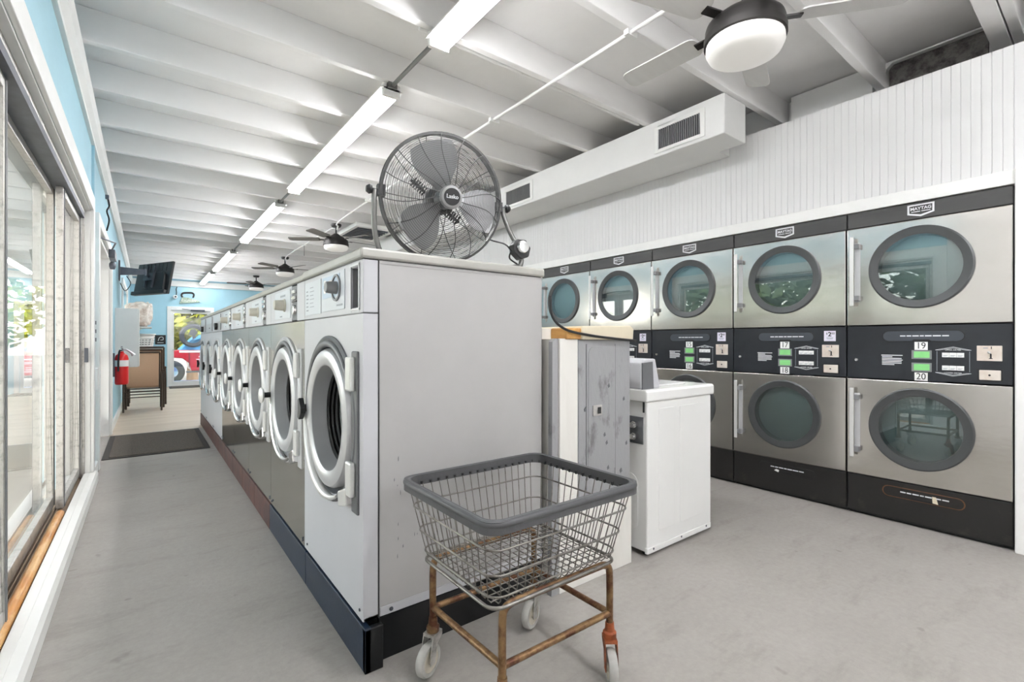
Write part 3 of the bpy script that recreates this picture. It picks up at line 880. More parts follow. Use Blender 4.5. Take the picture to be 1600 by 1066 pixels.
# plinth under the row
t = thing('washer_plinth', 'navy, black and brown steel plinth under the row of front-load washers', 'plinth', (0, 0, 0))
secs = [(1.553, 2.30, basebl), (2.30, 3.10, basebl)] + [(3.10 + .5 * k, 3.10 + .5 * (k + 1), basebr) for k in range(9)]
for a, b, m_ in secs:
    MB().box(.578, a, 0, .60, min(b, 7.62) - .003, .15).obj('plinth_panel', m_, t, bevel=.003)
MB().box(.578, 1.553, 0, .642, 1.575, .148).obj('plinth_corner', basebk, t, bevel=.003)
MB().box(.60, 1.60, 0, 1.38, 7.60, .150).obj('plinth_core', basebk, t)
MB().box(.642, 1.592, 0, 1.38, 1.602, .15).obj('plinth_end_panel', basebk, t)
# ------------------------------------------------------------------ partition behind the row
t = thing('machine_bulkhead', 'worn white boxed bulkhead with grey metal back panel behind the nearest washer', 'bulkhead', (0, 0, 0))
MB().box(1.42, 1.56, 0, 1.94, 7.4, 1.12).obj('core', oldwhite, t)
MB().box(1.44, 1.528, 0, 1.935, 1.56, .42).obj('lower_board', oldwhite, t, bevel=.003)
MB().box(1.44, 1.526, .42, 1.552, 1.56, 1.125).obj('corner_board', oldwhite, t, bevel=.003)
MB().prism([(1.398, 0), (1.405, 1.11), (1.42, 1.125), (1.438, 1.125), (1.44, 0)], 1.535, 1.56, 'y').obj('inner_filler', greypan, t)
gpn = MB().box(1.553, 1.522, .40, 1.915, 1.535, 1.12).obj('metal_back_panel', greypan, t, bevel=.004, label='weathered grey sheet metal panel')
MB().prism(rrect(1.615, .50, 1.885, 1.09, .04, 4), 1.5195, 1.523, 'y').obj('pressed_field', greypan, gpn, bevel=.002)
MB().box(1.64, 1.512, .765, 1.70, 1.52, .815).obj('latch_plate', alum, gpn, bevel=.003)
MB().box(1.668, 1.510, .775, 1.69, 1.513, .805).obj('latch_hole', blackp, gpn)
for x_, z_ in ((1.59, .79), (1.72, .66), (1.735, .62), (1.75, .89), (1.86, .82), (1.88, .60), (1.745, .5), (1.6, .47), (1.84, .47)):
    MB().prism([(x_, z_), (x_ + .012, z_ + .006), (x_ + .006, z_ + .022), (x_ - .004, z_ + .012)], 1.5185, 1.5215, 'y').obj('chip', dkgrey, gpn)
for x0_, x1_ in ((1.60, 1.604), (1.80, 1.803)):
    MB().box(x0_, 1.519, .42, x1_, 1.522, 1.10).obj('crease', greyp, gpn)
MB().box(1.47, 1.515, 1.122, 1.60, 1.62, 1.172).obj('wood_end_grain', woodcap, t, bevel=.006)
MB().prism([(1.56, 1.12), (1.92, 1.12), (1.925, 1.175), (1.90, 1.19), (1.56, 1.182)], 1.505, 7.4, 'y').obj('beige_cap', beige, t, bevel=.006)
MB().box(1.40, 1.62, 1.122, 1.56, 7.4, 1.172).obj('cap_board', oldwhite, t)

# ------------------------------------------------------------------ top-load washers
def topload(yc, label, tall=False):
    t = thing('top_load_washer', label, 'washing machine', (2.03, yc, 0), PI / 2, 'top-load washers')
    # local x -> world +Y, local y -> world -X; rear at y=0, front at y=-.62
    h, D = .34, .62
    b = MB().box(-h + .006, -D + .01, .025, h - .006, -.004, .80)
    body = b.obj('cabinet', enamel, t, bevel=.008)
    # pressed panels in the side facing the viewer
    for y0_, y1_ in ((-.20, -.10), (-.50, -.29)):
        MB().prism([(y, z) for y, z in rrect(y0_ - .04, .12, y1_, .76, .012, 3)], -h + .0035, -h + .007, 'x').obj('pressed_panel', enamel, body, bevel=.002)
    MB().box(-h + .001, -D + .02, .02, -h + .02, -.0, .05).obj('bottom_rail', enamel, body, bevel=.003)
    for y_ in (-.55, -.3, -.05):
        MB().lathe([(0, -.005), (.006, -.003), (.007, 0)], (-h + .003, y_, .04), 'x', 8).obj('screw', alumd, body, smooth=50)
    top = MB()
    top.prism([(-h, .80), (h, .80), (h + .003, .81), (h + .003, .85), (h - .006, .862), (-h + .006, .862), (-h - .003, .85), (-h - .003, .81)], -D - .01, 0.012, 'y')
    tp = top.obj('top', enamel, t, bevel=.006)
    MB().prism(rrect(-.25, -.50, .25, -.19, .03, 4), .862, .872, 'z').obj('lid', enamel, t, bevel=.004)
    zt = 1.02 if not tall else 1.18
    cs = MB().prism([(.0, .862), (-.165, .862), (-.12, zt), (-.02, zt), (0, zt - .02)], -.30 if not tall else -.33, .30 if not tall else .33, 'x')
    cs.obj('console', enamel if tall else washw, t, bevel=.008)
    MB().prism([(-.004, .862), (-.10, .862), (-.09, zt - .015), (-.004, zt - .02)], -.304, -.298, 'x').obj('console_end', dkgrey, t)
    # rear: inlet valves in a recess, slot
    MB().box(-h + .03, -.004, .58, -h + .2, .002, .72).obj('valve_recess', dkgrey, t)
    for z_ in (.62, .68):
        MB().lathe([(0, .045), (.014, .045), (.014, .03), (.018, .028), (.018, .004)], (-h + .07, 0, z_), 'y', 14).obj('inlet_valve', chrome, t, smooth=40)
    MB().box(-h + .02, .0, .745, -h + .03, .003, .80).obj('slot', blackp, t)
    MB().prism(rrect(-h + .06, .12, -h + .3, .42, .05, 4), .0, .004, 'y').obj('rear_access_panel', enamel, t, bevel=.002)
    for x_ in (-h + .05, h - .05):
        for y_ in (-.05, -D + .06):
            MB().lathe([(0, 0), (.02, 0), (.02, .012), (.01, .026), (0, .026)], (x_, y_, 0), 'z', 10).obj('foot', blackp, t, smooth=40)
    return t
topload(1.84, 'white top-load washer with grey console, standing beside the wire cart')
topload(2.54, 'top-load washer with tall beige console, half hidden behind the white one', True)

# cord from floor fan lying over the bulkhead
MB().tube(smoothline([(1.40, 1.545, 1.31), (1.405, 1.535, 1.22), (1.46, 1.51, 1.165), (1.60, 1.497, 1.14), (1.78, 1.495, 1.125), (1.93, 1.495, 1.115)], 6), .006, 8).obj('power_cord', rubber, None, smooth=60,
        label='black power cord draped across the top of the grey metal panel', cat='cord')

# ------------------------------------------------------------------ stacked dryers
DW = .757
YD0 = .372
def dryer(i, nums, label, price):
    yc = YD0 + DW * (i + .5)
    t = thing('stacked_dryer', label, 'dryer', (XR, yc, 0), -PI / 2, 'stacked tumble dryers along the right wall')
    h = DW / 2 - .004
    MB().box(-h, .03, .0, h, .4, 1.94).obj('cabinet', toeb, t) if False else None
    # dark shell behind the doors
    s = MB()
    s.box(-h - .003, .02, .02, -h + .01, .38, 1.94).box(h - .01, .02, .02, h + .003, .38, 1.94).box(-h, .37, .02, h, .38, 1.94)
    s.obj('cabinet_shell', blackp, t)
    MB().box(-h, .0, 1.842, h, .04, 1.94).obj('header_panel', panelh, t, bevel=.003)
    for (z0, z1, cz) in ((1.214, 1.836, 1.553), (.262, .872, .590)):
        p = MB().plate_hole(-h, z0, h, z1, -.012, cz, .225, -.014, .012, 64)
        door = p.obj('door', steel, t, bevel=.004)
        MB().lathe([(.245, -.014), (.244, -.024), (.236, -.028), (.196, -.022), (.190, .03), (.215, .03), (.226, -.012)], (-.012, 0, cz), 'y', 64, closed=True).obj('window_ring', ringg, door, smooth=35)
        MB().lathe([(.20, -.017), (.20, -.013), (.0005, -.013), (.0005, -.017)], (-.012, 0, cz), 'y', 48, closed=True).obj('window_glass', dglass, door)
        hd = MB().box(-.348, -.062, cz - .215, -.326, -.05, cz + .225)
        hd.obj('handle', handlew, door, bevel=.004)
        for zz in (cz + .15, cz - .18):
            MB().box(-.336, -.052, zz, -.30, -.012, zz + .03).obj('handle_standoff', greyp, door, bevel=.003)
        MB().box(-.334, -.0185, cz - .19, -.302, -.013, cz + .19).obj('handle_backplate', silverp, door, bevel=.003)
        dm = MB().lathe([(.205, .03), (.27, .06), (.27, .34), (.0, .345)], (-.012, 0, cz), 'y', 48)
        dm.obj('drum', drumg, t, smooth=30)
        for k in range(3):
            a = .5 + 2 * PI * k / 3
            m_ = MB().box(.2, .1, -.02, .27, .33, .02)
            R_ = Matrix.Translation((-.012, 0, cz)) @ Matrix.Rotation(a, 4, 'Y')
            m_.v = [tuple(R_ @ Vector(q)) for q in m_.v]
            m_.obj('drum_baffle', drumg, t)
        MB().lathe([(0, .33), (.03, .332), (.035, .34)], (.1, 0, cz - .01), 'y', 20).obj('drum_vent', silverp, t, smooth=40)
    # control panel
    cp = MB().box(-h, -.006, .878, h, .03, 1.208).obj('control_panel', panelb, t, bevel=.003)
    y = -.0065
    rec = MB().prism(rrect(-.19, 1.108, .19, 1.178, .034, 6), y - .0015, y + .002, 'y').obj('lint_drawer_rim', ink, cp)
    MB().prism(rrect(-.184, 1.113, .184, 1.173, .03, 6), y - .004, y, 'y').obj('lint_drawer', mat('lint_drawer_grey', (58, 63, 70), 0.4, var=0.06), cp, bevel=.0015)
    MB().prism([(-.045, 1.112), (.045, 1.112), (.036, 1.124), (-.036, 1.124)], y - .0052, y, 'y').obj('finger_slot', ink, cp)
    x_ = -.10
    for w_ in (.026, .022, .03, .018, .03, .036, .03):
        MB().box(x_, y - .0050, 1.141, x_ + w_, y - .0038, 1.148).obj('printed_word', inkw, cp); x_ += w_ + .005
    for zz, nn in ((1.085, nums[0]), (.903, nums[1])):
        MB().box(-.032, y - .003, zz - .024, .028, y, zz + .024).obj('number_sticker', platew, cp)
        text(nn, .054, ink, cp, (-.002, y - .0032, zz), 'number', sx=.85)
    for zz in (1.033, .959):
        fr = MB().box(-.046, y - .004, zz - .026, .046, y, zz + .026).obj('display_frame', greyp, cp, bevel=.001)
        MB().box(-.035, y - .0048, zz - .018, .037, y - .003, zz + .019).obj('display', lcdg, fr)
    for zz in (1.034, .960):
        for k in range(3):
            xx = .092 + k * .0315
            bt = MB().box(xx, y - .006, zz - .013, xx + .030, y, zz + .013).obj('push_button', platew, cp, bevel=.001)
            MB().box(xx + .005, y - .0066, zz - .003, xx + .025, y - .0058, zz - .001).box(xx + .005, y - .0066, zz - .008, xx + .02, y - .0058, zz - .006).obj('printed_line', inkg, bt)
    for s_, zz, wd in ((1, 1.066, 'UPPER DRYER'), (-1, .928, 'LOWER DRYER')):
        a = MB().tube([(.062, y - .001, zz - s_ * .004), (.138, y - .001, zz + s_ * .014), (.214, y - .001, zz - s_ * .004), (.195, y - .001, zz - s_ * .004), (.138, y - .001, zz + s_ * .008), (.081, y - .001, zz - s_ * .004)], .0014, 4, closed=True)
        a.obj('arrow_mark', inkw, cp)
        text(wd, .011, inkw, cp, (.138, y - .001, zz - s_ * .0035), 'lettering')
    MB().box(.068, y - .0008, .94, .070, y, 1.055).box(.206, y - .0008, .94, .208, y, 1.055).obj('bracket_line', inkg, cp)
    for k, w_ in enumerate((.105, .055, .10, .105, .10, .10, .065)):
        MB().box(-.194 + (.003 if k else 0), y - .0008, 1.024 - k * .0095, -.194 + w_, y, 1.029 - k * .0095).obj('printed_line', inkw, cp)
    MB().lathe([(0, -.008), (.009, -.007), (.012, 0)], (-.325, y, .994), 'y', 14).obj('key_lock', chrome, cp, smooth=40)
    co = MB().box(.236, y - .006, 1.005, .335, y, 1.088).obj('coin_plate', cream, cp, bevel=.002)
    MB().box(.288, y - .0075, 1.02, .295, y - .0055, 1.045).box(.284, y - .0075, 1.0165, .299, y - .0055, 1.02).box(.292, y - .0075, 1.07, .2955, y - .0055, 1.084).obj('coin_slot', ink, co)
    MB().lathe([(0, -.012), (.007, -.010), (.008, -.004)], (.285, y, 1.051), 'y', 10).obj('coin_button', chrome, co, smooth=40)
    MB().box(.262, y - .0072, 1.073, .28, y - .0058, 1.078).obj('printed_line', inkg, co)
    MB().box(.238, y - .003, .895, .337, y, .962).obj('coin_box_rim', ink, cp)
    cb = MB().box(.246, y - .009, .901, .33, y, .955).obj('coin_box', cream, cp, bevel=.003)
    MB().lathe([(0, -.011), (.005, -.011), (.005, -.008)], (.287, y, .928), 'y', 10).obj('keyhole', ink, cb)
    if price:
        st_ = MB().box(.247, y - .002, 1.113, .316, y, 1.182).obj('price_sticker', lilac, cp)
        text('2', .04, ink, st_, (.281, y - .0025, 1.158), 'price', bold=.001)
        text('00', .020, ink, st_, (.300, y - .0025, 1.164), 'price')
        text('$', .018, ink, st_, (.264, y - .0025, 1.163), 'price')
        MB().box(.262, y - .0026, 1.133, .302, y - .0018, 1.137).box(.266, y - .0026, 1.126, .298, y - .0018, 1.129).obj('printed_line', inkg, st_)
    # badge on the header
    bg = MB()
    bx_, bz = -.005, 1.894
    outer = [(-.062, .034), (.062, .034), (.062, -.022), (.0, -.040), (-.062, -.022)]
    inner = [(-.053, .026), (.053, .026), (.053, -.016), (.0, -.029), (-.053, -.016)]
    vs = [(bx_ + a, -.004, bz + b) for a, b in outer] + [(bx_ + a, -.004, bz + b) for a, b in inner] + [(bx_ + a, 0, bz + b) for a, b in outer] + [(bx_ + a, 0, bz + b) for a, b in inner]
    fs = []
    for k in range(5):
        l = (k + 1) % 5
        fs += [(k, l, 5 + l, 5 + k), (10 + k, 15 + k, 15 + l, 10 + l), (k, 10 + k, 10 + l, l), (5 + k, 5 + l, 15 + l, 15 + k)]
    bg.add(vs, fs)
    bo = bg.obj('badge', inkw, t)
    text('MAYTAG', .0245, inkw, bo, (bx_, -.002, bz + .008), 'badge_lettering', sx=.98, bold=.0006)
    MB().box(bx_ - .044, -.003, bz - .011, bx_ - .003, 0, bz - .007).box(bx_ + .003, -.003, bz - .011, bx_ + .044, 0, bz - .007).obj('badge_rule', inkw, bo)
    # toe panel
    tp = MB().box(-h, -.004, .022, h, .03, .256).obj('toe_panel', toeb, t, bevel=.004)
    MB().prism(rrect(-.19, .158, .19, .224, .032, 6), -.0062, 0, 'y').obj('drawer_rim', ink if i else mat('rusty_drawer_edge', (104, 66, 38), 0.6, var=0.3, scale=30), tp)
    MB().prism(rrect(-.184, .162, .184, .220, .028, 6), -.008, 0, 'y').obj('lint_drawer', toeb, tp, bevel=.0015)
    MB().prism([(-.05, .162), (.05, .162), (.04, .176), (-.04, .176)], -.0092, 0, 'y').obj('finger_slot', ink, tp)
    x_ = -.10
    for w_ in (.026, .022, .03, .018, .03, .036, .03):
        MB().box(x_, -.009, .194, x_ + w_, -.007, .201).obj('printed_word', inkw, tp); x_ += w_ + .005
    if i == 0:
        MB().prism([(.05, .168), (.075, .165), (.065, .205), (.048, .205)], -.0095, 0, 'y').obj('paint_chip', beige, tp)
    if i == 1:
        MB().prism([(-.075, .172), (-.045, .163), (-.04, .178), (-.06, .184)], -.0095, 0, 'y').obj('paint_chip', platew, tp)
    MB().box(-h, .03, 0, h, .36, .03).obj('foot_rail', blackp, t)
    return t
dl = [(('19', '20'), 'stacked dryer numbered 19 and 20, nearest, at the right edge', False),
      (('17', '18'), 'stacked dryer numbered 17 and 18, left of the nearest one', True),
      (('15', '16'), 'stacked dryer numbered 15 and 16, behind the white top-load washer', True),
      (('13', '14'), 'stacked dryer just left of number 15, lower half hidden by the bulkhead', True),
      (('11', '12'), 'farthest visible stacked dryer, beside the corner of the grey washer', False)]
for i, (n_, l_, p_) in enumerate(dl): dryer(i, n_, l_, p_)

# ------------------------------------------------------------------ wire floor fan on the nearest washer
def floor_fan():
    c = Vector((1.012, 1.80, 1.722))
    view = Vector((-.50, -.877, 0)).normalized()
    right = Vector((.877, -.50, 0)).normalized()
    ax = (view * math.cos(math.radians(20)) + right * math.sin(math.radians(20)))
    az = math.atan2(ax.y, ax.x) + PI / 2        # local -y is the blowing axis
    t = thing('floor_fan', 'round wire-cage floor fan standing on the nearest washer top', 'fan', (c.x, c.y, 1.434), az)
    H = c.z - 1.434
    tilt = Matrix.Translation((0, 0, H)) @ Matrix.Rotation(math.radians(9), 4, 'X')
    def tr(mb):
        mb.v = [tuple(tilt @ Vector(q)) for q in mb.v]; return mb
    R0 = .268
    def depth(r, front=True):
        u = r / R0
        d = .085 * (1 - u ** 3.2)
        return -d - .012 if front else d * .9 + .012
    cage = tr(MB().tube([(R0 * math.cos(a), 0, R0 * math.sin(a)) for a in [2 * PI * k / 64 for k in range(64)]], .0065, 8, closed=True)).obj('cage_rim', fanwire, t, smooth=60)
    tr(MB().lathe([(R0 - .006, -.016), (R0 + .004, -.016), (R0 + .004, .016), (R0 - .006, .016)], axis='y', n=64, closed=True)).obj('cage_band', fanwire, cage, smooth=40)
    def rings(front, n):
        m = MB()
        for k in range(n):
            r = .062 + (R0 - .068) * k / (n - 1)
            y = depth(r, front)
            m.tube([(r * math.cos(a), y, r * math.sin(a)) for a in [2 * PI * j / 44 for j in range(44)]], .0011, 4, closed=True)
        return tr(m)
    rings(True, 27).obj('front_cage_rings', fanwire, t, smooth=80)
    rings(False, 13).obj('rear_cage_rings', fanwire, t, smooth=80)
    m = MB()
    for k in range(16):
        a = 2 * PI * k / 16 + .1
        pts = []
        for j in range(10):
            r = .05 + (R0 - .05) * j / 9
            aa = a + .12 * math.sin(PI * j / 9)
            pts.append((r * math.cos(aa), depth(r) - .002, r * math.sin(aa)))
        m.tube(pts, .0019, 5)
    tr(m).obj('front_cage_spokes', fanwire, t, smooth=80)
    m = MB()
    for k in range(10):
        a = 2 * PI * k / 10
        m.tube([((.05 + (R0 - .05) * j / 7) * math.cos(a), depth(.05 + (R0 - .05) * j / 7, False) + .002, (.05 + (R0 - .05) * j / 7) * math.sin(a)) for j in range(8)], .0019, 5)
    tr(m).obj('rear_cage_spokes', fanwire, t, smooth=80)
    hb = tr(MB().lathe([(0, -.112), (.03, -.112), (.044, -.108), (.048, -.10), (.048, -.088), (0, -.088)], axis='y', n=32)).obj('hub', fanhub, t, smooth=40)
    tr(MB().lathe([(0, -.1145), (.034, -.1145), (.035, -.111), (0, -.111)], axis='y', n=32)).obj('hub_badge', ink, hb, smooth=40)
    o = text('Lasko', .0225, inkw, hb, (0, 0, 0), 'badge_lettering', bold=.0003)
    o.matrix_local = tilt @ Matrix.Translation((0, -.1152, 0)) @ Matrix.Rotation(PI / 2, 4, 'X')
    tr(MB().lathe([(0, .115), (.05, .11), (.062, .09), (.062, .02), (.05, .005), (0, .0)], axis='y', n=28)).obj('motor', blackp, t, smooth=40)
    for k in range(3):
        a = PI / 2 + .35 + 2 * PI * k / 3
        m = MB()
        nr, na = 7, 7
        top_, bot_ = [], []
        for i_ in range(nr):
            r = .04 + (.235 - .04) * i_ / (nr - 1)
            half = .28 + .30 * math.sin(PI * min(1, i_ / (nr - 1) * .8 + .1))
            for j in range(na):
                q = -1 + 2 * j / (na - 1)
                aa = a + q * half
                y = -.035 + q * .028 * (1 - .3 * i_ / (nr - 1))
                top_.append((r * math.cos(aa), y, r * math.sin(aa)))
                bot_.append((r * math.cos(aa), y + .002, r * math.sin(aa)))
        N = len(top_)
        fs = []
        for i_ in range(nr - 1):
            for j in range(na - 1):
                q = i_ * na + j
                fs += [(q, q + 1, q + na + 1, q + na), (N + q, N + q + na, N + q + na + 1, N + q + 1)]
        for j in range(na - 1):
            fs += [(j, N + j, N + j + 1, j + 1), ((nr - 1) * na + j, (nr - 1) * na + j + 1, N + (nr - 1) * na + j + 1, N + (nr - 1) * na + j)]
        for i_ in range(nr - 1):
            fs += [(i_ * na, i_ * na + na, N + i_ * na + na, N + i_ * na), (i_ * na + na - 1, N + i_ * na + na - 1, N + i_ * na + 2 * na - 1, i_ * na + 2 * na - 1)]
        m.add(top_ + bot_, fs)
        tr(m).obj('blade', fanblade, t, smooth=50)
    tr(MB().lathe([(0, -.06), (.03, -.06), (.042, -.045), (.042, .0), (0, .0)], axis='y', n=24)).obj('blade_hub', dkgrey, t, smooth=40)
    # motor struts to the rim (black ribbed brackets)
    for a in (2.55, 3.9, 5.7):
        m = MB()
        for k in range(7):
            r = .055 + k * .012
            m.box(r - .004, .095, -.022, r + .003, .10, .022)
        m.box(.05, .10, -.006, .14, .106, .006)
        m.v = [tuple(Matrix.Rotation(-a, 4, 'Y') @ Vector(q)) for q in m.v]
        tr(m).obj('motor_bracket', blackp, t)
    # U stand: pivots left and right, tube down to the floor loop
    hw = R0 + .02
    pts = [(-hw, 0, H + .0), (-hw - .003, .0, H - .05), (-hw + .004, .02, H - .16), (-hw + .03, .04, .05), (-hw + .07, .05, .018), (-hw + .12, .05, .014), (0, .06, .014), (hw - .10, .05, .014), (hw - .03, .0, .016), (hw + .045, -.05, .016), (hw + .065, -.055, .04), (hw + .06, -.05, .09), (hw + .03, -.02, .17), (hw + .005, 0, H - .04), (hw, 0, H)]
    MB().tube(smoothline(pts, 4), .011, 10).obj('stand_tube', fansteel, t, smooth=60)
    for s_ in (-1, 1):
        k_ = MB().tube([(s_ * (R0 - .01), 0, H), (s_ * (hw + .03), 0, H)], .007, 8)
        k_.lathe([(0, 0), (.016, 0), (.02, s_ * .01), (.012, s_ * .022), (0, s_ * .022)], (s_ * (hw + .012), 0, H), 'x', 12)
        k_.box(s_ * (R0 - .02), -.014, H - .022, s_ * (R0 + .012), .014, H + .022)
        k_.obj('pivot_knob', blackp, t, smooth=40)
    sw = MB().prism([(hw + .015, .075), (hw + .05, .045), (hw + .09, .06), (hw + .10, .10), (hw + .075, .135), (hw + .03, .135), (hw + .01, .11)], -.085, -.035, 'y').obj('switch_box', blackp, t, bevel=.006)
    MB().lathe([(0, -.105), (.024, -.103), (.029, -.095), (.029, -.084), (0, -.084)], (hw + .055, 0, .10), 'y', 24).obj('speed_knob', chrome, sw, smooth=40)
    MB().tube(smoothline([(.19, .09, H - .05), (hw - .05, .06, H - .13), (hw + .0, -.02, .12), (hw + .015, -.06, .08)], 6), .004, 6).obj('motor_cord', rubber, t, smooth=60)
    MB().tube(smoothline([(hw + .015, -.05, .085), (hw + .02, -.03, .055), (hw + .08, .0, .035), (hw + .17, .05, .006)], 6), .004, 6).obj('power_cord', rubber, t, smooth=60)
floor_fan()

# ------------------------------------------------------------------ wire laundry cart
def cart():
    cx, cy = .98, 1.235
    t = thing('laundry_cart', 'wire laundry cart with grey rubber rim and rusty legs on casters', 'cart', (cx, cy, 0))
    def rect(hx, hy, r, z, n=5, dx=0, dy=0):
        return [(x + dx, y + dy, z) for x, y in rrect(-hx, -hy, hx, hy, r, n)]
    zt, zb = .655, .40
    T = (.293, .255); B = (.246, .200)
    dxb, dyb = .0, .01
    def at(u):      # half sizes at relative height u (0 bottom, 1 top)
        return B[0] + (T[0] - B[0]) * u, B[1] + (T[1] - B[1]) * u
    # rim: rounded bumper with a flat inner band
    rim = MB().tube(rect(T[0] + .006, T[1] + .006, .05, zt - .009, 6), .0105, 12, closed=True).obj('rim', rimp, t, smooth=60)
    m = MB()
    o_, i_ = rrect(-T[0] - .012, -T[1] - .012, T[0] + .012, T[1] + .012, .05, 6), rrect(-T[0] + .006, -T[1] + .006, T[0] - .006, T[1] - .006, .045, 6)
    n = len(o_)
    vs = [(x, y, zt) for x, y in o_] + [(x, y, zt) for x, y in i_] + [(x, y, zt - .034) for x, y in i_] + [(x, y, zt - .034) for x, y in o_]
    fs = []
    for k in range(n):
        l = (k + 1) % n
        for a in range(4):
            b = (a + 1) % 4
            fs.append((a * n + k, a * n + l, b * n + l, b * n + k))
    m.add(vs, fs).obj('rim_band', rimp, rim, smooth=40)
    # rivets along inside of the rim
    m = MB()
    for k in range(17):
        x = -T[0] + .03 + (2 * T[0] - .06) * k / 16
        m.box(x - .003, T[1] - .012, zt - .030, x + .003, T[1] - .004, zt - .022).box(x - .003, -T[1] + .004, zt - .030, x + .003, -T[1] + .012, zt - .022)
    for k in range(14):
        y = -T[1] + .03 + (2 * T[1] - .06) * k / 13
        m.box(T[0] - .012, y - .003, zt - .034, T[0] - .004, y + .003, zt - .022).box(-T[0] + .004, y - .003, zt - .034, -T[0] + .012, y + .003, zt - .022)
    m.obj('wire_ends', blackp, rim, kind='stuff')
    # hoops
    for u in (.66, .36, .10):
        hx, hy = at(u)
        MB().tube(rect(hx + .003, hy + .003, .045, zb + (zt - zb) * u, 5), .0032, 8, closed=True).obj('hoop', galv, t, smooth=60)
    # side wires, running down and under as the floor grid
    m = MB(); g = MB()
    nx, ny = 17, 13
    for k in range(nx):
        q = -1 + 2 * (k + .5) / nx
        for s_ in (-1, 1):
            m.tube([(q * (T[0] - .02), s_ * (T[1] - .005), zt - .03), (q * (B[0] - .01), s_ * B[1], zb + .012), (q * (B[0] - .012), s_ * (B[1] - .012), zb)], .0019, 5)
        g.tube([(q * (B[0] - .012), -B[1] + .012, zb), (q * (B[0] - .012), B[1] - .012, zb)], .0019, 5)
    for k in range(ny):
        q = -1 + 2 * (k + .5) / ny
        for s_ in (-1, 1):
            m.tube([(s_ * (T[0] - .005), q * (T[1] - .02), zt - .03), (s_ * B[0], q * (B[1] - .01), zb + .012), (s_ * (B[0] - .012), q * (B[1] - .012), zb)], .0019, 5)
        g.tube([(-B[0] + .012, q * (B[1] - .012), zb + .003), (B[0] - .012, q * (B[1] - .012), zb + .003)], .0019, 5)
    m.obj('side_wires', galv, t, smooth=80)
    g.obj('floor_grid', galv, t, smooth=80)
    # carrying frame under the basket and legs
    MB().tube(rect(B[0] + .004, B[1] + .004, .04, zb - .006, 5), .0055, 8, closed=True).obj('base_hoop', galv, t, smooth=60)
    L = {'a': (-.212, .200), 'b': (-.200, -.178), 'c': (.236, -.185), 'd': (.230, .195)}
    R_ = .0115
    for s_ in (-1, 1):
        p = [L['a'], L['d']] if s_ > 0 else [L['b'], L['c']]
        (x0, y0), (x1, y1) = p
        pts = [(x0, y0, .16), (x0, y0, .33), (x0 + .008, y0, .37), (x0 + .035, y0, zb - .018), (x1 - .035, y1, zb - .018), (x1 - .008, y1, .37), (x1, y1, .33), (x1, y1, .16)]
        leg = smoothline(pts[:4], 4) + smoothline(pts[4:], 4)
        MB().tube(leg, R_, 10).obj('leg_frame', rust, t, smooth=60)
    for a, b in (('a', 'b'), ('b', 'c'), ('c', 'd'), ('d', 'a')):
        MB().tube([(*L[a], .215), (*L[b], .215)], .0105, 10).obj('crossbar', rust, t, smooth=60)
    # casters
    for key, ang in (('a', .42), ('b', 1.2), ('c', .92), ('d', .36)):
        x, y = L[key]
        cst = MB().lathe([(0, .185), (.014, .185), (.016, .158), (.022, .153), (.022, .138), (.018, .130), (0, .130)], (x, y, 0), 'z', 16).obj('caster', rust2 if key == 'c' else rust, t, smooth=40)
        u = Vector((math.cos(ang + PI), math.sin(ang + PI), 0)); w = Vector((-u.y, u.x, 0))
        ctr = Vector((x, y, .054)) + u * .026
        M = Matrix(((u.x, w.x, 0, ctr.x), (u.y, w.y, 0, ctr.y), (0, 0, 1, ctr.z), (0, 0, 0, 1)))
        wh = MB().lathe([(.037, -.014), (.049, -.014), (.054, -.008), (.054, .008), (.049, .014), (.037, .014)], axis='y', n=32, closed=True)
        wh.v = [tuple(M @ Vector(q)) for q in wh.v]
        wh.obj('tyre', wheelr, cst, smooth=40)
        wh = MB().lathe([(0, -.015), (.012, -.017), (.014, -.012), (.034, -.011), (.038, -.013), (.038, .013), (.034, .011), (.014, .012), (.012, .017), (0, .015)], axis='y', n=24)
        wh.v = [tuple(M @ Vector(q)) for q in wh.v]
        wh.obj('wheel_disc', wheelc, cst, smooth=40)
        fk = MB()
        for s_ in (-1, 1):
            fk.prism([(-.012, -.012), (.012, -.012), (.012, .02), (.0, .075), (-.05, .082), (-.05, .066), (-.022, .045)], s_ * .018, s_ * .021, 'y')
        fk.box(-.05, -.021, .072, .0, .021, .082)
        fk.v = [tuple(M @ Vector(q)) for q in fk.v]
        fk.obj('fork', rust2 if key == 'c' else alum, cst)
cart()

# ------------------------------------------------------------------ mats
def door_mat(name, pts, z, label):
    t = thing(name, label, 'mat', (0, 0, 0))
    (x0, y0), (x1, y1) = pts
    z0 = zfloor(y0)
    MB().box(x0, y0, z0 + .0005, x1, y1, z0 + .008).obj('rubber_backing', matedge, t, bevel=.003)
    MB().box(x0 + .05, y0 + .05, z0 + .006, x1 - .05, y1 - .05, z0 + .014).obj('pile', matrub, t, bevel=.003)
door_mat('floor_mat', ((-.33, 5.83), (.53, 7.22)), 0, 'brown fibre mat on the concrete beside the washer row')
mt = door_mat('door_mat', ((.50, 15.62), (1.6, 16.38)), 0, 'dark mat on the floor at the far glass door')

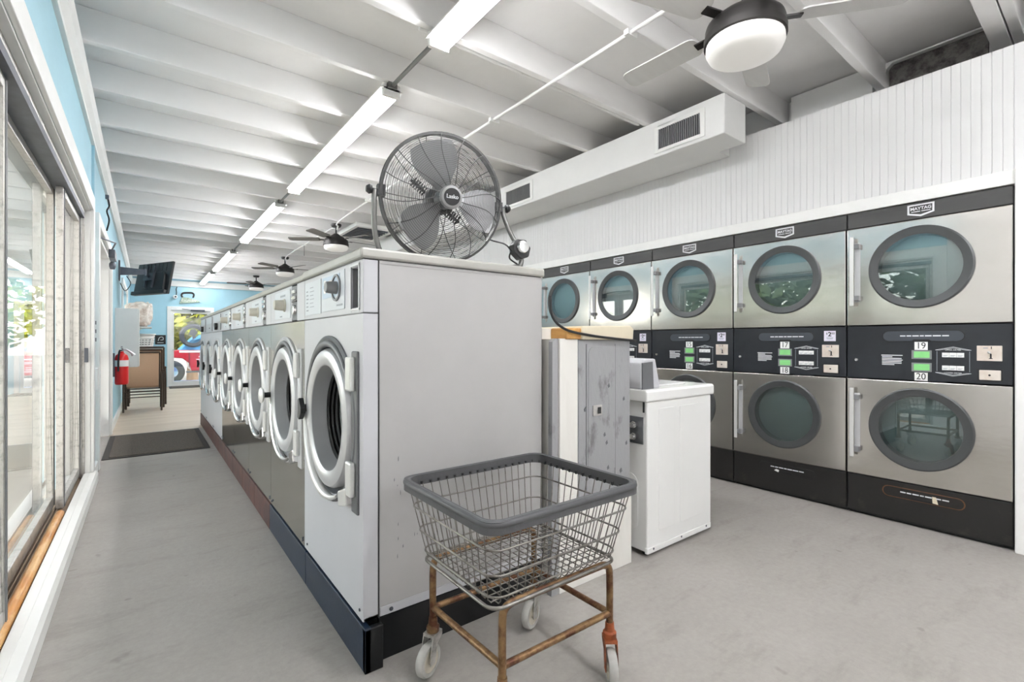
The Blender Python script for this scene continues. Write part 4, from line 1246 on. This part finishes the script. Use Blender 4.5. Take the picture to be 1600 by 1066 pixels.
# ------------------------------------------------------------------ rear room: chairs, cabinet, extinguisher, TV ...
def chair_stack():
    x0, y0 = -.02, 10.05
    for k in range(3):
        z0 = zfloor(y0) + k * .04
        lab = ['brown metal chair with tan mesh sling, bottom of the stack', 'brown metal chair with tan mesh sling, middle of the stack', 'brown metal chair with tan mesh sling, top of the stack'][k]
        t = thing('stacking_chair', lab, 'chair', (x0 + .03 * k - .02, y0 + .10 * k, z0 if k == 0 else z0), 0, 'stacked sling chairs by the blue wall')
        # back of the chair faces the viewer (-y); seat extends to +y
        for s_ in (-1, 1):
            X = s_ * .25
            MB().tube([(X, -.12, 0.0 if k == 0 else 0.0), (X, -.10, .40), (X * .98, -.06, .62)], .014, 8).obj('rear_leg', brownm, t, smooth=60)
            MB().tube(smoothline([(X, .44, .0), (X, .42, .40), (X, .40, .58), (X, .34, .625), (X, -.05, .63)], 4), .014, 8).obj('front_leg_arm', brownm, t, smooth=60)
            MB().tube(smoothline([(X * .9, .40, .43), (X * .9, .0, .38), (X * .9, -.04, .45), (X * .9, -.16, .98)], 5), .013, 8).obj('side_rail', brownm, t, smooth=60)
        MB().tube([(-.225, -.16, .98), (.225, -.16, .98)], .016, 8).obj('top_rail', brownm, t, smooth=60)
        MB().tube([(-.25, -.11, .24), (.25, -.11, .24)], .009, 8).obj('stretcher', brownm, t, smooth=60)
        MB().tube([(-.25, -.105, .33), (.25, -.105, .33)], .009, 8).obj('stretcher', brownm, t, smooth=60)
        m = MB()
        prof = [(.41, .425), (.2, .39), (.02, .385), (-.03, .43), (-.10, .72), (-.155, .96)]
        vs, fs = [], []
        for y_, z_ in prof:
            vs += [(-.22, y_, z_), (.22, y_, z_), (.22, y_ - .004, z_ - .004), (-.22, y_ - .004, z_ - .004)]
        for j in range(len(prof) - 1):
            a = j * 4; b = a + 4
            fs += [(a, a + 1, b + 1, b), (a + 3, b + 3, b + 2, a + 2), (a, b, b + 3, a + 3), (a + 1, a + 2, b + 2, b + 1)]
        fs += [(0, 3, 2, 1), (len(vs) - 4, len(vs) - 3, len(vs) - 2, len(vs) - 1)]
        m.add(vs, fs).obj('sling', tanmesh, t, smooth=50)
chair_stack()

def extinguisher():
    x, y, z = XL + .10, 7.85, .56
    t = thing('fire_extinguisher', 'red fire extinguisher hanging on the blue wall by the entrance', 'extinguisher', (x, y, z))
    MB().lathe([(0, 0), (.06, 0), (.068, .01), (.07, .03), (.07, .33), (.06, .37), (.035, .395), (.022, .40), (.022, .42), (0, .42)], n=28).obj('cylinder', redp, t, smooth=40)
    MB().lathe([(.0708, .23), (.0708, .31)], n=28).obj('label_band', platew, t)
    MB().lathe([(.018, .41), (.02, .43), (.02, .455), (.012, .46), (0, .46)], n=14).obj('valve', chrome, t, smooth=40)
    MB().box(-.012, -.02, .455, .012, .10, .465).box(-.010, -.01, .475, .010, .11, .485).obj('lever', alumd, t, bevel=.003)
    MB().tube(smoothline([(.0, -.02, .44), (-.02, -.07, .42), (-.03, -.08, .3), (-.03, -.078, .17)], 5), .011, 8).obj('hose', rubber, t, smooth=60)
    MB().tube(smoothline([(.02, .0, .445), (.05, .0, .44), (.10, .0, .40), (.12, 0, .37)], 5), [.012] * 10 + [.014, .016, .018, .02, .022, .024], 8).obj('discharge_horn', silverp, t, smooth=60)
    MB().box(-.10, -.02, .1, -.068, .02, .40).obj('wall_bracket', alumd, t)
extinguisher()

t = thing('wall_cabinet', 'plain white wall cabinet behind the red fire extinguisher', 'cabinet', (XL, 8.95, .74))
MB().box(0, -.25, 0, .25, .35, .84).obj('body', cabw, t, bevel=.004)
MB().box(.25, -.245, .005, .268, .045, .835).obj('door', cabw, t, bevel=.003)
MB().box(.25, .05, .005, .268, .345, .835).obj('door', cabw, t, bevel=.003)

def television():
    c = Vector((.09, 10.0, 2.16))
    t = thing('television', 'black flat television seen from behind on a wall arm', 'television', c, math.radians(-62))
    tl = Matrix.Rotation(math.radians(-10), 4, 'X')
    def tr(mb):
        mb.v = [tuple(tl @ Vector(q)) for q in mb.v]; return mb
    # local -y = back (towards viewer), +y = screen
    b = tr(MB().box(-.48, .0, -.275, .48, .035, .275)).obj('panel', tvb, t, bevel=.006)
    tr(MB().box(-.46, .035, -.255, .46, .037, .265)).obj('screen', ink, t)
    tr(MB().prism([(-.40, -.26), (.40, -.26), (.36, .05), (.30, .10), (-.30, .10), (-.36, .05)], -.035, .0, 'y')).obj('electronics_bulge', tvb, t, bevel=.01)
    tr(MB().box(-.46, -.05, -.28, .46, -.0, -.215)).obj('speaker_bar', tvb, t, bevel=.01)
    for x in (-.11, .09):
        tr(MB().box(x, -.06, -.17, x + .025, -.034, .20)).obj('mount_rail', alumd, t)
    for k in range(7):
        tr(MB().box(-.33 + k * .11, -.006, .12, -.32 + k * .11, 0, .26)).obj('cooling_rib', tvb, t)
    tr(MB().box(-.13, -.075, -.05, .13, -.055, .07)).obj('mount_plate', alumd, t)
    a = thing('tv_wall_arm', 'dark metal swing arm holding the television on the blue wall', 'bracket', (XL, 9.85, 2.24))
    MB().box(0, -.06, -.16, .02, .06, .16).obj('wall_plate', alumd, a)
    MB().prism([(.02, .06), (.02, -.07), (.22, -.05), (.36, -.03), (.36, .04), (.22, .05)], -.015, .015, 'y').obj('arm', alumd, a)
    MB().tube([(.34, 0, .06), (.34, 0, -.05)], .02, 10).obj('joint', alumd, a, smooth=50)
    MB().tube([(.34, .0, .0), (.38, .11, -.06)], .022, 8).obj('fore_arm', alumd, a, smooth=50)
    MB().tube(smoothline([(.1, -.01, -.08), (.15, -.02, -.2), (.08, -.01, -.32), (.02, 0, -.2)], 5), .006, 6).obj('cable', rubber, a, smooth=60)
television()

# shelves with bedding and baskets beyond the cabinet
sx1 = .10
for z_, lb in ((1.40, 'upper white wall shelf under the bagged bedding'), (.985, 'lower white wall shelf carrying the laundry baskets')):
    t = thing('wall_shelf', lb, 'shelf', (XL, 12.5, z_))
    MB().box(0, -.55, -.02, .44, .55, 0).obj('board', trimw, t, bevel=.003)
    for y_ in (-.4, .4):
        MB().prism([(0, -.02), (.3, -.02), (0, -.2)], y_ - .01, y_ + .01, 'y').obj('bracket', trimw, t)
def lump(name, parent, m, rx, ry, rz, seed, loc=(0, 0, 0), amp=.12):
    bm = bmesh.new()
    bmesh.ops.create_icosphere(bm, subdivisions=4, radius=1)
    rnd = random.Random(seed)
    ph = [(rnd.uniform(2, 6), rnd.uniform(0, 6), Vector((rnd.uniform(-1, 1), rnd.uniform(-1, 1), rnd.uniform(-1, 1))).normalized()) for _ in range(7)]
    for v in bm.verts:
        p = v.co.copy()
        # box-like super-ellipsoid
        q = Vector([math.copysign(abs(c) ** .6, c) for c in p])
        d = 1 + amp * sum(math.sin(f * p.dot(ax) * 2 + s) for f, s, ax in ph) / 4
        q *= d
        v.co = Vector((max(-1.05, min(1.05, q.x)) * rx, max(-1.05, min(1.05, q.y)) * ry, max(-1.0, min(1.05, q.z)) * rz)) + Vector(loc)
    me = bpy.data.meshes.new(name); bm.to_mesh(me); bm.free()
    me.polygons.foreach_set('use_smooth', [True] * len(me.polygons))
    me.materials.append(m)
    o = bpy.data.objects.new(name, me); C.objects.link(o); o.parent = parent
    return o
b = thing('bagged_bedding', 'bedding wrapped in clear plastic on the upper shelf', 'bedding', (XL + .23, 12.35, 1.40))
lump('bundle', b, plasticbag, .22, .34, .25, 3, (0, 0, .25))
MB().tube([(.12, -.33, .38), (.16, -.37, .44), (.13, -.39, .48)], [.03, .015, .03], 8).obj('bag_knot', plasticbag, b, smooth=60)

def basket(loc, label, m, hx, hy, h, rz=0):
    t = thing('laundry_basket', label, 'basket', loc, rz, 'laundry baskets on the shelf')
    s = MB()
    o_ = rrect(-hx, -hy, hx, hy, .05, 4); i_ = rrect(-hx + .008, -hy + .008, hx - .008, hy - .008, .045, 4)
    ob = [(x * .82, y * .82) for x, y in o_]; ib = [(x * .82, y * .82) for x, y in i_]
    n = len(o_)
    vs = [(x, y, 0) for x, y in ob] + [(x, y, h) for x, y in o_] + [(x, y, h) for x, y in i_] + [(x, y, .008) for x, y in ib]
    fs = [tuple(range(n - 1, -1, -1)), tuple(3 * n + k for k in range(n))]
    for k in range(n):
        l = (k + 1) % n
        for a in range(3): fs.append((a * n + k, a * n + l, (a + 1) * n + l, (a + 1) * n + k))
    s.add(vs, fs).obj('shell', m, t, smooth=40)
    MB().tube([(x * 1.03, y * 1.03, h) for x, y in o_], .012, 8, closed=True).obj('rim', m, t, smooth=60)
    ho = MB()
    for j in range(3):
        for k in range(6):
            z = h * (.25 + .22 * j); f = .82 + .18 * z / h
            x = -hx * f * .75 + 2 * hx * f * .75 * k / 5
            ho.box(x - .018, -hy * f - .003, z, x + .018, -hy * f + .004, z + .028)
            y = -hy * f * .75 + 2 * hy * f * .75 * k / 5
            ho.box(hx * f - .004, y - .018, z, hx * f + .003, y + .018, z + .028)
    ho.obj('vent_holes', dkgrey, t)
basket((XL + .27, 12.28, .985), 'white plastic laundry basket in front on the lower shelf', trimw, .19, .20, .20)
basket((XL + .30, 12.74, .985), 'second white laundry basket, rear one on the lower shelf', trimw, .20, .20, .27)
t = thing('black_box', 'small black box beside the laundry baskets on the shelf', 'box', (XL + .06, 12.0, .985))
MB().box(-.05, -.12, 0, .06, .04, .30).obj('case', tvb, t, bevel=.008)
MB().box(-.04, -.124, .04, .05, -.119, .26).obj('face', blackp, t)

# small wall items
t = thing('switch_plate', 'narrow metal thermostat plate on the blue strip of left wall', 'plate', (XL, 5.22, 1.18))
MB().box(0, -.035, -.13, .01, .035, .17).obj('plate', alum, t, bevel=.004)
for z_ in (-.07, .0, .07): MB().box(.01, -.01, z_, .02, .01, z_ + .03).obj('switch', greyp, t)
t = thing('wall_outlet', 'white wall outlet box on the blue strip of left wall', 'outlet', (XL, 5.24, .80))
MB().box(0, -.05, -.09, .03, .05, .09).obj('box', platew, t, bevel=.006)
MB().box(.03, -.035, -.075, .034, .035, .075).obj('cover', platew, t, bevel=.003)
t = thing('wall_cable', 'dark tangled cable hanging from the crown above the entrance', 'cable', (XL, 6.7, 2.66))
MB().tube(smoothline([(.02, 0, 0), (.03, .05, -.08), (.015, -.04, -.16), (.03, .03, -.24), (.012, 0, -.36)], 5), .008, 6).obj('cable', rubber, t, smooth=60)
MB().box(0, -.02, -.02, .03, .02, .02).obj('clip', alumd, t)

# on the far wall
t = thing('security_camera', 'small white security camera on the far blue wall', 'camera', (.65, YF, 2.36))
MB().lathe([(0, -.15), (.04, -.145), (.055, -.11), (.055, -.05), (.03, -.02)], (0, 0, 0), 'y', 20).obj('body', platew, t, smooth=40)
MB().lathe([(0, -.158), (.022, -.155), (.025, -.14)], (.01, 0, -.0), 'y', 16).obj('lens', ink, t, smooth=40)
MB().box(-.03, -.05, -.03, .03, 0, .03).obj('base', platew, t)
MB().tube(smoothline([(.02, -.02, .02), (.04, -.02, .12), (.03, -.012, .22), (.05, -.012, .29)], 5), .010, 6).obj('cable', rubber, t, smooth=60)

t = thing('iron_sign', 'pale green flat-iron shaped sign above the far glass door', 'sign', (1.0, YF - .03, 2.19))
MB().prism([(-.24, 0), (.24, .06), (.23, .085), (.15, .12), (.02, .145), (-.03, .17), (-.19, .17), (-.22, .08)], 0, .03, 'y').obj('iron_body', irong, t, bevel=.006)
MB().prism([(-.245, -.01), (.25, .05), (.24, .062), (-.245, .02)], -.01, .03, 'y').obj('sole', irong, t, bevel=.003)
MB().tube(smoothline([(-.17, .012, .17), (-.19, .012, .23), (-.16, .012, .29), (-.04, .012, .31), (.06, .012, .31), (.10, .012, .26), (.08, .012, .17)], 5), .024, 8).obj('handle', bronze, t, smooth=60)
text('Laundry', .11, platew, t, (-.03, -.004, .085), 'lettering', shear=.25)

t = thing('black_sign', 'small black notice with white scrawl left of the far door', 'sign', (.32, YF - .015, 1.15))
MB().box(-.12, 0, -.13, .12, .015, .13).obj('board', ink, t)
MB().tube(smoothline([(-.05, -.002, -.03), (-.02, -.002, .06), (.05, -.002, .07), (.06, -.002, .0), (.0, -.002, -.01)], 5), .008, 6).obj('mark', inkw, t)
MB().box(-.07, -.002, -.09, .07, 0, -.075).obj('mark', inkw, t)

# ------------------------------------------------------------------ outdoors
MB().box(-60, -40, -.75, 60, 80, -.62).obj('ground', asphalt, None, kind='structure')
added_canopy = struct('canopy', MB().box(-2.45, -4, 2.62, XL - .2, 18, 2.80), trimw)  # overhang added and sized to keep direct sun out of the windows
for k in range(12):
    MB().box(-2.40, -3 + k * 1.8, 2.5, XL - .21, -2.92 + k * 1.8, 2.62).obj('added_soffit_joist', trimw, added_canopy)
struct('sidewalk', MB().box(-3.2, -8, -.4, XL - .2, 18, -.12), sidewalk)
struct('rear_paving', MB().box(-3, YF + .18, -.5, 6, 19.2, -.2), bluepave)
struct('grass_verge', MB().box(-12, 19.2, -.62, 14, 21.2, -.36), grass)

def truck():
    t = thing('pickup_truck', 'red pickup truck parked outside the far glass door', 'truck', (1.62, 20.2, -.36))
    # long axis along x; front at -x; near side at y=0
    body = MB().prism([(-1.95, .55), (-1.95, .95), (-1.85, 1.10), (-.75, 1.16), (3.0, 1.12), (3.0, .50), (2.3, .45), (-.35, .42), (-.42, .70), (-.60, .86), (-.95, .90), (-1.25, .84), (-1.42, .62), (-1.46, .50)], 0, 1.7, 'y')
    body.obj('body', truckr, t, bevel=.03)
    MB().prism([(-.7, 1.14), (-.25, 1.62), (.25, 1.66), (.3, 1.12)], .08, 1.62, 'y').obj('cab_glass', tarp, t, bevel=.02)
    MB().box(.35, .15, 1.08, 2.9, 1.55, 1.26).obj('bed_tarp', tarp, t, bevel=.05)
    for x in (-.93, 2.0):
        w = MB().lathe([(.20, .12), (.34, .10), (.40, .05), (.40, -.08), (.36, -.11), (.20, -.11)], (x, .08, .40), 'y', 32, closed=True)
        wo_ = w.obj('wheel', tyre, t, smooth=40)
        MB().lathe([(0, -.06), (.06, -.07), (.19, -.08), (.21, -.10), (.21, .1), (0, .1)], (x, .08, .40), 'y', 24).obj('wheel_rim', chrome, wo_, smooth=40)
    MB().box(-.5, -.06, .36, 1.6, .02, .42).obj('running_board', alumd, t)
    for k, (w_, z_) in enumerate(((.5, .90), (.66, .82), (.62, .78), (.36, .66), (.36, .60), (.5, .54))):
        MB().box(.12 - w_ / 2, -.004, z_, .12 + w_ / 2, .0, z_ + (.035 if k == 0 else .014)).obj('door_print', lilac, t)
    MB().box(-.42, -.004, .55, -.40, 0, 1.12).box(.66, -.004, .5, .68, 0, 1.12).obj('door_seam', ink, t)
    MB().box(-.7, -.01, 1.07, .1, .0, 1.13).obj('side_trim', platew, t)
truck()
t = thing('spare_tyre', 'black tyre standing upright on the red truck outside', 'tyre', (1.32, 20.12, .78))
MB().lathe([(.26, -.05), (.36, -.07), (.41, -.03), (.41, .03), (.36, .07), (.26, .05)], (0, 0, .52), 'y', 40, closed=True).obj('tread', tyre, t, smooth=40)
MB().prism([(-.14, .56), (-.08, .74), (.06, .76), (.14, .62), (.05, .52), (.10, .44), (-.02, .40), (-.03, .52)], -.02, .02, 'y').obj('hub', tyre, t, bevel=.01)
MB().prism([(.02, .36), (.18, .42), (.25, .55), (.16, .54), (.08, .45)], -.018, .012, 'y').obj('tie_strap', tarp, t)

def tree(x, y, z0, h, r, m, label, seed, n=900, leaf=.22):
    t = thing('tree', label, 'tree', (x, y, z0), 0, 'trees outside')
    rnd = random.Random(seed)
    MB().tube([(0, 0, 0), (.1, 0, h * .3), (.0, .1, h * .62)], [.22, .17, .08], 8).obj('trunk', bark, t, smooth=60)
    m_ = MB()
    for k in range(n):
        while True:
            p = Vector((rnd.uniform(-1, 1), rnd.uniform(-1, 1), rnd.uniform(-1, 1)))
            if .3 < p.length < 1: break
        p = Vector((p.x * r, p.y * r, h * .58 + p.z * h * .42))
        u = Vector((rnd.uniform(-1, 1), rnd.uniform(-1, 1), rnd.uniform(-.6, .6))).normalized(); v = u.orthogonal().normalized()
        s_ = leaf * rnd.uniform(.6, 1.4)
        m_.add([p - u * s_, p + v * s_ * .5, p + u * s_, p - v * s_ * .5], [(0, 1, 2, 3)])
    m_.obj('foliage', m, t, fix=False, kind='stuff')
tree(1.6, 25.0, -.62, 7.5, 3.1, leafy, 'yellow-green tree right behind the red truck', 1, 6500, .27)
tree(-5.2, 26.0, -.62, 8.0, 3.2, leafy, 'yellow-green tree to the left of the truck', 2, 1500)
tree(8.4, 27.5, -.62, 7.0, 3.0, leafd, 'green tree farthest right beyond the truck', 3, 900)
for k, (x, y, h) in enumerate(((-16, -2, 5.0), (-18, 4, 6.2), (-17, 10, 5.2), (-19, 16, 6.8))):
    tree(x, y, -.62, h, 2.6, leafd, ['dark green tree across the road, nearest', 'dark green tree across the road, second', 'dark green tree across the road, third', 'dark green tree across the road, farthest'][k], 10 + k, 800, .3)
